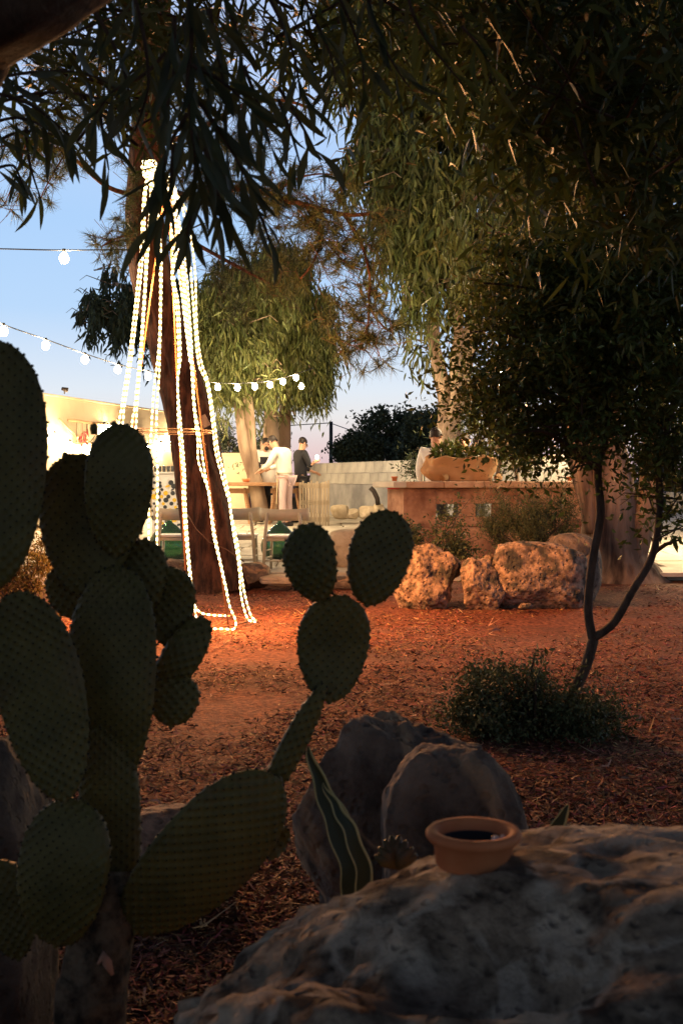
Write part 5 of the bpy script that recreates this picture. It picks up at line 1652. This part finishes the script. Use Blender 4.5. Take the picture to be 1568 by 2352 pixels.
def blade(pts_, ws, nm='leaf', wavy=True, parent=va, tw=.0):
    path = [P(*q) for q in pts_]
    o_ = MB(); limb_pts = []
    n = len(path)
    for i in range(n - 1):
        p0 = path[max(i - 1, 0)]; p1 = path[i]; p2 = path[i + 1]; p3 = path[min(i + 2, n - 1)]
        for k in range(8):
            t = k / 8
            limb_pts.append(.5 * ((2 * p1) + (-p0 + p2) * t + (2 * p0 - 5 * p1 + 4 * p2 - p3) * t * t + (-p0 + 3 * p1 - 3 * p2 + p3) * t ** 3))
    limb_pts.append(path[-1])
    m = len(limb_pts)
    body = []; eL = []; eR = []
    for i, p in enumerate(limb_pts):
        t = i / (m - 1)
        w = px(np.interp(t * (len(ws) - 1), range(len(ws)), ws), p.y)
        tg_ = (limb_pts[min(i + 1, m - 1)] - limb_pts[max(i - 1, 0)]).normalized()
        s_ = tg_.cross(Vector((0, -1, 0))).normalized()
        s_ = (s_ + Vector((0, .25 * math.sin(t * 5), 0))).normalized()
        wv = px(2.5, p.y) * math.sin(t * 26) if wavy else 0
        body.append((p, s_, w, wv))
    vs = []; fs = []
    cols = (-1, -.5, 0, .5, 1)
    for p, s_, w, wv in body:
        for c_ in cols:
            vs.append(p + s_ * (w * c_ + wv * abs(c_) ** 3) + Vector((0, .3 * w * (1 - c_ * c_), 0)))
    for i in range(m - 1):
        for k in range(4): fs.append((i * 5 + k, i * 5 + k + 1, i * 5 + 6 + k, i * 5 + 5 + k))
    o_.add(vs, fs); lf = o_.build(nm, M['agave'], parent)
    for sg in (-1, 1):
        e_ = MB(); vs = []; fs = []
        for p, s_, w, wv in body:
            q = p + s_ * (w * sg + wv)
            a_ = px(4.0, p.y) * min(1, w / px(6, p.y))
            vs += [q - s_ * a_ * .5 + Vector((0, -.002, 0)), q + s_ * sg * a_ + Vector((0, -.001, 0)), q + s_ * a_ * .3 + Vector((0, .004, 0))]
        for i in range(m - 1):
            for k in range(3): fs.append((i * 3 + k, i * 3 + (k + 1) % 3, i * 3 + 3 + (k + 1) % 3, i * 3 + 3 + k))
        e_.add(vs, fs); eo = e_.build('yellow_margin', M['agave_edge'], None); eo.parent = lf


blade([(812, 2090, 2.05), (815, 2000, 2.05), (775, 1890, 2.06), (735, 1800, 2.07), (706, 1716, 2.08)], [30, 32, 27, 14, 2])
blade([(832, 2090, 2.0), (836, 2010, 2.0), (806, 1915, 2.0), (770, 1850, 2.02), (740, 1800, 2.04)], [18, 17, 14, 8, 1])
sb_ = empty('spiky_leaf_plant', P(1275, 1930, 2.1), 'single dark pointed leaf poking up behind the huge boulder', 'plant')
blade([(1262, 1960, 2.1), (1272, 1915, 2.1), (1290, 1880, 2.1), (1304, 1848, 2.1)], [14, 18, 9, 1], parent=sb_, wavy=False)
su = MB()
for i in range(9):
    a = i / 9 * PI; p = P(908, 1990, 1.85)
    dv = Vector((math.cos(a) * .026, -.01 * math.sin(i), math.sin(a) * .028 + .006)); su.tube([p, p + dv * .7, p + dv * 1.3], [.006, .011, .003], 8)
tag(su.build('succulent', M['cactus']), 'small rounded succulent at the back edge left of the dish', 'plant')

# ------------------------------------------------------------------ chairs
def cbox(b, a, c_, w, t):
    """tapered straight bar"""
    b.tube([a, c_], [w, t], 8)


def make_chair(label):
    t = empty('chair', (0, 0, 0), label, 'chair', 'pale painted wooden chairs at the terrace edge')
    # back panel, curved, seen from behind: at y=+... chair faces +y, back at y=-.2
    b = MB(); vs = []; fs = []; n = 14
    for j in range(2):
        for i in range(n + 1):
            s_ = -1 + 2 * i / n
            x = s_ * .285; y = -.245 + .075 * s_ * s_
            for z in (.635 + .0 * s_, .775 + .02 * s_ * s_):
                vs.append((x, y + j * .016, z))
    for j in range(2):
        o_ = j * (n + 1) * 2
        for i in range(n):
            f = (o_ + i * 2, o_ + i * 2 + 2, o_ + i * 2 + 3, o_ + i * 2 + 1)
            fs.append(f if j == 0 else f[::-1])
    o_ = (n + 1) * 2
    for i in range(n):
        fs.append((i * 2 + 1, i * 2 + 3, o_ + i * 2 + 3, o_ + i * 2 + 1)); fs.append((i * 2, o_ + i * 2, o_ + i * 2 + 2, i * 2 + 2))
    fs.append((0, 1, o_ + 1, o_)); fs.append((n * 2, o_ + n * 2, o_ + n * 2 + 1, n * 2 + 1))
    b.add(vs, fs); b.build('backrest', M['chair_paint'], t, world=False)
    for s_ in (-1, 1):
        b = MB(); b.tube([(s_ * .235, -.235, 0), (s_ * .215, -.24, .42), (s_ * .185, -.275, .72), (s_ * .183, -.277, .735)], [.017, .021, .018, .008], 10)
        b.build('leg', M['chair_paint'], t, world=False)
        b = MB(); b.tube([(s_ * .215, .20, 0), (s_ * .20, .18, .42)], [.015, .019], 10); b.build('leg', M['chair_paint'], t, world=False)
        b = MB(); b.tube([(s_ * .228, -.23, .17), (s_ * .212, .19, .17)], .010, 8); b.build('stretcher', M['chair_paint'], t, world=False)
        b = MB(); b.tube([(s_ * .228, -.23, .26), (s_ * .212, .19, .26)], .010, 8); b.build('stretcher', M['chair_paint'], t, world=False)
    b = MB(); b.tube([(-.23, -.235, .14), (.23, -.235, .14)], .010, 8); b.build('stretcher', M['chair_paint'], t, world=False)
    b = MB(); b.box((0, -.02, .405), (.42, .42, .045), ch=.006); b.build('seat_frame', M['chair_paint'], t, world=False, smooth=False)
    b = MB(); vs = []; nn = 32
    for z, k in ((.430, .985), (.436, 1.0), (.448, 1.0), (.454, .985)):
        for i in range(nn):
            a = 2 * PI * i / nn; ca, sa = math.cos(a), math.sin(a); q = (abs(ca) ** 5 + abs(sa) ** 5) ** (-.2)
            vs.append((ca * q * .245 * k, -.02 + sa * q * .235 * k, z))
    fs = [tuple(range(nn - 1, -1, -1)), tuple(3 * nn + i for i in range(nn))]
    for j in range(3):
        for i in range(nn): fs.append((j * nn + i, j * nn + (i + 1) % nn, (j + 1) * nn + (i + 1) % nn, (j + 1) * nn + i))
    b.add(vs, fs); b.build('seat', M['seat_white'], t, world=False, smooth=False)
    return t


def copy_tree(o, parent=None):
    c_ = o.copy(); COL.objects.link(c_); c_.parent = parent
    for ch_ in [x for x in bpy.data.objects if x.parent == o]:
        copy_tree(ch_, c_)
    return c_


ch0 = make_chair('chair left of the pine trunk seen through the rope lights')
ch1 = copy_tree(ch0); ch1['label'] = 'chair partly hidden by the right side of the pine trunk'
ch2 = copy_tree(ch0); ch2['label'] = 'rightmost chair beside the cactus ears with demijohn behind'
for o, u, d, rz in ((ch0, 412, 14.7, .05), (ch1, 545, 14.8, -.04), (ch2, 658, 14.6, -.10)):
    o.location = (P(u, 1300, d).x, d, tz(d)); o.rotation_euler = (0, 0, rz); o.scale = (1.03, 1, .96)

# demijohns
dj = MB(); dj.lathe([(.001, 0), (.17, .005), (.235, .04), (.27, .12), (.275, .2), (.25, .29), (.19, .38), (.11, .46), (.055, .50), (.036, .53), (.034, .58), (.046, .585), (.046, .60), (.030, .605), (.028, .53), (.10, .45), (.18, .37), (.24, .28), (.263, .2), (.255, .12), (.22, .05), (.001, .02)], sides=40)
dme = dj.mesh('demijohn', M['glass_green'])
for u, d, s_, lb_ in ((642, 16.3, .92, 'green glass demijohn behind the rightmost chair'), (388, 15.9, 1.0, 'green glass demijohn behind the left chair'), ):
    o = bpy.data.objects.new('demijohn', dme); o.location = (P(u, 1300, d).x, d, tz(d) + .003); o.scale = (s_,) * 3; link(o)
    tag(o, lb_, 'demijohn', 'green demijohns on the terrace')

# ------------------------------------------------------------------ trestle table and pallet fence
ty = 24.2
tb_ = empty('trestle_table', (P(600, 1190, ty).x, ty, tz(ty)), 'long wooden trestle table in front of the three men', 'table')
xa = P(455, 1110, ty).x; xb = P(692, 1110, ty).x; ztab = P(600, 1108, ty).z
b = MB(); b.box(((xa + xb) / 2, ty + .35, ztab - .035), (xb - xa, .75, .07), ch=.008); b.build('tabletop', M['wood'], tb_, smooth=False)
for uc in (536, 655):
    xc_ = P(uc, 1100, ty).x
    b = MB(); b.box((xc_ + .02, ty + .3, ztab - .17), (.66, .09, .10), ch=.006); b.build('trestle_beam', M['wood'], tb_, smooth=False)
    for sx_ in (-1, 1):
        for sy_ in (-1, 1):
            b = MB(); b.tube([(xc_ + sx_ * .33, ty + .3 + sy_ * .25, tz(ty)), (xc_ + sx_ * .20, ty + .3 + sy_ * .04, ztab - .12)], .038, 4); b.build('leg', M['wood'], tb_, smooth=False)
bw = MB(); bw.lathe([(.001, 0), (.11, .01), (.14, .07), (.13, .075), (.10, .02), (.001, .015)], sides=20)
o = bw.build('bowl', M['terracotta']); o.location = (P(568, 1100, ty).x, ty + .3, ztab + .002); tag(o, 'low brown bowl on the trestle table near the pale trunk', 'bowl')
bk = MB(); bk.lathe([(.001, 0), (.13, .0), (.155, .24), (.165, .25), (.15, .25), (.12, .02), (.001, .015)], sides=24)
for u, s_, lb_ in ((617, 1.15, 'tall white tub on the table left of the tan apron'), (640, 1.05, 'cream tub next to the tall white one on the table')):
    o = bk.build('tub', M['white_paint']); o.location = (P(u, 1100, ty).x, ty + .42, ztab + .002); o.scale = (s_, s_, s_ * 1.25); tag(o, lb_, 'tub')
cr_ = MB(); cr_.box((P(668, 1100, ty).x, ty + .9, tz(ty) + .28), (.5, .4, .5), ch=.01)
tag(cr_.build('crate', M['trousers_dark'], smooth=False), 'black crate under the right end of the trestle table', 'crate')

pf = empty('pallet_fence', (P(725, 1195, 23.8).x, 23.8, tz(23.8)), 'weathered upright pallet fence right of the men', 'fence')
r = random.Random(3)
x_a = P(686, 1100, 23.8).x; x_b = P(757, 1100, 23.8).x
ns = 11
for i in range(ns):
    w = (x_b - x_a) / ns
    x = x_a + (i + .5) * w
    hgt = .86 + r.uniform(-.03, .05)
    b = MB(); b.box((x, 23.8 + r.uniform(0, .02), tz(23.8) + hgt / 2), (w * r.uniform(.62, .9), .02, hgt), rz=0, ch=.003); b.build('slat', M['wood_grey'], pf, smooth=False)
for z in (.12, .45, .78):
    b = MB(); b.box(((x_a + x_b) / 2, 23.86, tz(23.8) + z), (x_b - x_a, .04, .09), ch=.003); b.build('rail', M['wood_grey'], pf, smooth=False)

# ------------------------------------------------------------------ people
def skinmesh(name, verts, edges, radii, mtl, parent, root=0, sub=2):
    me = bpy.data.meshes.new(name); me.from_pydata([tuple(v) for v in verts], edges, []); me.update()
    o = bpy.data.objects.new(name, me); COL.objects.link(o)
    md = o.modifiers.new('Skin', 'SKIN'); md.use_smooth_shade = True
    for i, rr_ in enumerate(radii):
        sv = me.skin_vertices[0].data[i]; sv.radius = rr_ if hasattr(rr_, '__len__') else (rr_, rr_); sv.use_root = (i == root)
    ss = o.modifiers.new('Sub', 'SUBSURF'); ss.levels = sub; ss.render_levels = sub
    dg = bpy.context.evaluated_depsgraph_get(); ev = o.evaluated_get(dg)
    nm = bpy.data.meshes.new_from_object(ev)
    COL.objects.unlink(o); bpy.data.objects.remove(o)
    nm.name = name; nm.materials.clear(); nm.materials.append(mtl)
    for p in nm.polygons: p.use_smooth = True
    q = bpy.data.objects.new(name, nm); link(q, parent)
    return q


def person(label, loc, rz, J=None, shirt='shirt_white', trousers='trousers_dark', sleeve=1.0, apron=None, beard=False, collar=True, hgt=1.0, group='people on the terrace'):
    """faces +y in its own frame, x is its right"""
    j = dict(pel=(0, 0, .93), spi=(0, .0, 1.12), che=(0, .0, 1.33), nek=(0, .01, 1.47), hed=(0, .03, 1.58), top=(0, .02, 1.70),
             shL=(-.18, 0, 1.42), shR=(.18, 0, 1.42), elL=(-.24, .0, 1.14), elR=(.24, 0, 1.14), waL=(-.24, .10, .90), waR=(.24, .10, .90),
             hiL=(-.09, 0, .88), hiR=(.09, 0, .88), knL=(-.10, .02, .49), knR=(.10, .02, .49), anL=(-.10, -.01, .09), anR=(.10, -.01, .09))
    if J: j.update(J)
    j = {k: Vector(v) for k, v in j.items()}
    t = empty('person', loc, label, 'person', group, rz=rz)
    t.scale = (hgt,) * 3
    names = ['pel', 'spi', 'che', 'nek', 'hed', 'top', 'shL', 'elL', 'waL', 'shR', 'elR', 'waR', 'hiL', 'knL', 'anL', 'hiR', 'knR', 'anR']
    rad = [(.12, .09), (.11, .08), (.11, .08), .050, (.078, .092), (.062, .075), .048, .038, .028, .048, .038, .028, .08, .055, .038, .08, .055, .038]
    V = [j[k] for k in names]; I = {k: i for i, k in enumerate(names)}
    E = [('pel', 'spi'), ('spi', 'che'), ('che', 'nek'), ('nek', 'hed'), ('hed', 'top'), ('che', 'shL'), ('shL', 'elL'), ('elL', 'waL'), ('che', 'shR'), ('shR', 'elR'), ('elR', 'waR'),
         ('pel', 'hiL'), ('hiL', 'knL'), ('knL', 'anL'), ('pel', 'hiR'), ('hiR', 'knR'), ('knR', 'anR')]
    E = [(I[a], I[b_]) for a, b_ in E]
    rad = list(rad)
    # hands: palm then five fingers
    for s_, wa, el in (('L', 'waL', 'elL'), ('R', 'waR', 'elR')):
        dv = (j[wa] - j[el]).normalized(); sd_ = dv.cross(Vector((0, 1, .3))).normalized()
        if s_ == 'R': sd_ = -sd_
        palm = j[wa] + dv * .075; V.append(palm); rad.append((.034, .018)); ip = len(V) - 1; E.append((I[wa], ip))
        for fi, (off_, ln_) in enumerate(((-.028, .07), (-.009, .085), (.010, .08), (.028, .06))):
            a1 = palm + dv * .03 + sd_ * off_; a2 = a1 + dv * ln_ * .6 + Vector((0, .01, -.01)); a3 = a2 + dv * ln_ * .4 + Vector((0, .02, -.01))
            V += [a1, a2, a3]; rad += [.010, .009, .007]; n_ = len(V); E += [(ip, n_ - 3), (n_ - 3, n_ - 2), (n_ - 2, n_ - 1)]
        th_ = j[wa] + dv * .03 - sd_ * .035; V += [th_, th_ + dv * .045 - sd_ * .012]; rad += [.011, .009]; n_ = len(V); E += [(I[wa], n_ - 2), (n_ - 2, n_ - 1)]
    # feet
    for an in ('anL', 'anR'):
        V.append(j[an] + Vector((0, .13, -.055))); rad.append((.04, .03)); E.append((I[an], len(V) - 1))
    # nose
    fd = (j['hed'] - j['nek']); fwd = Vector((0, 1, 0)) - fd * (fd.y / max(fd.length_squared, 1e-6)); fwd.normalize()
    skinmesh('body', V, E, rad, M['skin'], t)
    face = MB(); hc = j['hed'].lerp(j['top'], .35)
    face.tube([hc + fwd * .085 + Vector((0, 0, .02)), hc + fwd * .112 - Vector((0, 0, .022)), hc + fwd * .09 - Vector((0, 0, .03))], [.009, .015, .01], 8)
    for s_ in (-1, 1):
        face.ball(hc + Vector((s_ * .082, -.005, -.005)), (.012, .02, .03), 8, 6)
    face.build('face_features', M['skin'], t, world=False)
    ey_ = MB()
    for s_ in (-1, 1): ey_.ball(hc + fwd * .083 + Vector((s_ * .03, 0, .012)), .011, 8, 6)
    ey_.build('eyes', M['hair'], t, world=False)
    mo = MB(); mo.tube([hc + fwd * .086 + Vector((-.022, 0, -.052)), hc + fwd * .092 + Vector((0, 0, -.054)), hc + fwd * .086 + Vector((.022, 0, -.052))], .006, 6); mo.build('mouth', M['red'] if False else M['terracotta'], t, world=False)
    # hair
    hb = MB(); vs = []; fs = []; n1, n2 = 26, 12
    up_ = (j['top'] - j['nek']).normalized()
    rt = fwd.cross(up_).normalized()
    r_ = random.Random(hash(label) % 1000)
    for a_ in range(n2 + 1):
        for b_ in range(n1):
            az = 2 * PI * b_ / n1
            front = math.cos(az)
            lim = 1.95 if front < .2 else (1.95 - (front - .2) * 1.2)
            th2 = lim * a_ / n2
            rr_ = (.104 if th2 < 1.3 else .097) * (1 + .06 * noise.noise(Vector((math.cos(az) * 4, math.sin(az) * 4, th2 * 4))))
            p = hc + Vector((0, 0, .012)) + (fwd * math.cos(az) * math.sin(th2) * 1.02 + rt * math.sin(az) * math.sin(th2) * .88 + up_ * math.cos(th2) * 1.08) * rr_ - fwd * .006
            vs.append(p)
    for a_ in range(n2):
        for b_ in range(n1):
            k = (b_ + 1) % n1; fs.append((a_ * n1 + b_, (a_ + 1) * n1 + b_, (a_ + 1) * n1 + k, a_ * n1 + k))
    hb.add(vs, fs); hb.build('hair', M['hair'], t, world=False)
    if beard:
        bb = MB(); bb.ball(hc + fwd * .055 + Vector((0, 0, -.075)), (.055, .045, .045), 12, 8); bb.build('beard', M['hair'], t, world=False)
    # shirt
    nm = ['pel2', 'spi', 'che', 'nk', 'shL', 'elL', 'cuL', 'shR', 'elR', 'cuR']
    j['pel2'] = j['pel'] + Vector((0, 0, -.09)); j['nk'] = j['che'].lerp(j['nek'], .75)
    j['cuL'] = j['elL'].lerp(j['waL'], .92); j['cuR'] = j['elR'].lerp(j['waR'], .92)
    if sleeve < 1:
        j['elL'] = j['shL'].lerp(j['elL'], .62); j['elR'] = j['shR'].lerp(j['elR'], .62)
        nm = ['pel2', 'spi', 'che', 'nk', 'shL', 'elL', 'shR', 'elR']
    rd = dict(pel2=(.165, .15), spi=(.15, .13), che=(.16, .145), nk=.07, shL=.078, elL=.062, cuL=.042, shR=.078, elR=.062, cuR=.042)
    I = {k: i for i, k in enumerate(nm)}
    E = [('pel2', 'spi'), ('spi', 'che'), ('che', 'nk'), ('che', 'shL'), ('shL', 'elL'), ('che', 'shR'), ('shR', 'elR')] + ([('elL', 'cuL'), ('elR', 'cuR')] if sleeve >= 1 else [])
    skinmesh('shirt', [j[k] for k in nm], [(I[a], I[b_]) for a, b_ in E], [rd[k] for k in nm], M[shirt], t)
    nm = ['pel', 'hiL', 'knL', 'caL', 'hiR', 'knR', 'caR']; j['caL'] = j['anL'] + Vector((0, 0, -.02)); j['caR'] = j['anR'] + Vector((0, 0, -.02))
    rd = dict(pel=(.145, .11), hiL=.095, knL=.075, caL=.07, hiR=.095, knR=.075, caR=.07)
    I = {k: i for i, k in enumerate(nm)}
    skinmesh('trousers', [j[k] for k in nm], [(I[a], I[b_]) for a, b_ in (('pel', 'hiL'), ('hiL', 'knL'), ('knL', 'caL'), ('pel', 'hiR'), ('hiR', 'knR'), ('knR', 'caR'))], [rd[k] for k in nm], M[trousers], t)
    for an in ('anL', 'anR'):
        sh = MB(); q = j[an]; sh.tube([q + Vector((0, -.06, -.05)), q + Vector((0, .03, -.045)), q + Vector((0, .15, -.06))], [.04, .048, .034], 10); sh.build('shoe', M['trousers_dark'], t, world=False)
    if apron:
        col_, z0_, z1_, side = apron
        ap = MB(); vs = []; n_ = 16
        for zi in range(9):
            z = z0_ + (z1_ - z0_) * zi / 8
            for i in range(n_ + 1):
                a_ = side + (-1.15 + 2.3 * i / n_)
                sp_ = j['pel'].lerp(j['che'], max(0, min(1, (z - j['pel'].z) / (j['che'].z - j['pel'].z)))) if z > j['pel'].z else j['pel']
                k = 1.0 if z > .95 else 1 + (.95 - z) * .25
                wv = 1 + .04 * math.sin(i * 1.3 + z * 4)
                vs.append(Vector((sp_.x + math.sin(a_) * .185 * k * wv, sp_.y + math.cos(a_) * .155 * k * wv, z)))
        fs = [(zi * (n_ + 1) + i, zi * (n_ + 1) + i + 1, (zi + 1) * (n_ + 1) + i + 1, (zi + 1) * (n_ + 1) + i) for zi in range(8) for i in range(n_)]
        ap.add(vs, fs); ap.build('apron', M[col_], t, world=False)
        ts_ = MB(); ts_.tube([Vector((j['pel'].x + math.cos(a_) * .178, j['pel'].y + math.sin(a_) * .145, 1.0)) for a_ in np.linspace(0, 2 * PI, 25)], .008, 5, cap=False); ts_.build('apron_tie', M[col_], t, world=False)
    return t


def at_floor(u, d): return (P(u, 1100, d).x, d, tz(d))


# the middle man seen from behind, leaning left over the table (his front turned to the left and away)
person('man in cream shirt and pink trousers seen from behind leaning over the table', at_floor(657, 23.6), math.radians(58),
       J=dict(spi=(0, .03, 1.12), che=(-.02, .10, 1.33), nek=(-.03, .19, 1.46), hed=(-.03, .27, 1.55), top=(-.03, .33, 1.655),
              shL=(-.20, .10, 1.42), shR=(.17, .10, 1.42), elL=(-.28, .20, 1.16), waL=(-.20, .42, 1.08), elR=(.22, .22, 1.17), waR=(.06, .45, 1.08)),
       trousers='trousers_pink', apron=('apron_tan', .42, 1.02, 0), hgt=1.03)
person('bearded man in white short sleeves with black bib apron, one hand on hip', at_floor(604, 25.3), math.radians(215),
       J=dict(hed=(-.02, .07, 1.57), top=(-.02, .08, 1.69), nek=(0, .03, 1.47), elR=(.34, -.05, 1.17), waR=(.20, .06, 1.0), elL=(-.20, .16, 1.16), waL=(-.05, .32, 1.06)),
       sleeve=.6, apron=('shirt_black', .55, 1.34, 0), beard=True)
FL = P(728, 1050, 24.75)
bl_ = Vector(at_floor(690, 25.0)); rzb = math.radians(-62)
loc_h = Matrix.Rotation(-rzb, 3, 'Z') @ (FL - bl_)
sh_ = Vector((.18, 0, 1.42)); wr_ = loc_h + (sh_ - loc_h).normalized() * .15 + Vector((0, 0, -.05))
el_ = Vector((.24, .10, 1.15)); dh_ = (loc_h - el_).normalized(); wr_ = loc_h - dh_ * .17 - Vector((0, 0, .02))
person('dark haired man in black shirt turned right, holding up a small flame', tuple(bl_), rzb,
       J=dict(elR=tuple(el_), waR=tuple(wr_), elL=(-.22, .12, 1.15), waL=(-.10, .30, 1.06), hed=(0, .06, 1.58), top=(0, .06, 1.70)), shirt='shirt_black', hgt=1.0)
fl = MB(); q = FL; fl.ball(q, (.03, .03, .045), 12, 8)
tag(fl.build('lighter_flame', M['flame']), 'small bright flame held up by the man in black', 'flame')
person('man in white shirt standing left of the planter behind the counter', at_floor(999, 17.4), math.radians(-25), hgt=1.02)
person('dark haired person hidden behind the planter leaves, right of the man in white', at_floor(1100, 18.2), math.radians(60), hgt=.96, shirt='shirt_white')
person('person behind the planter between the man in white and the right one', at_floor(1066, 18.9), math.radians(170), hgt=.99, shirt='shirt_black')
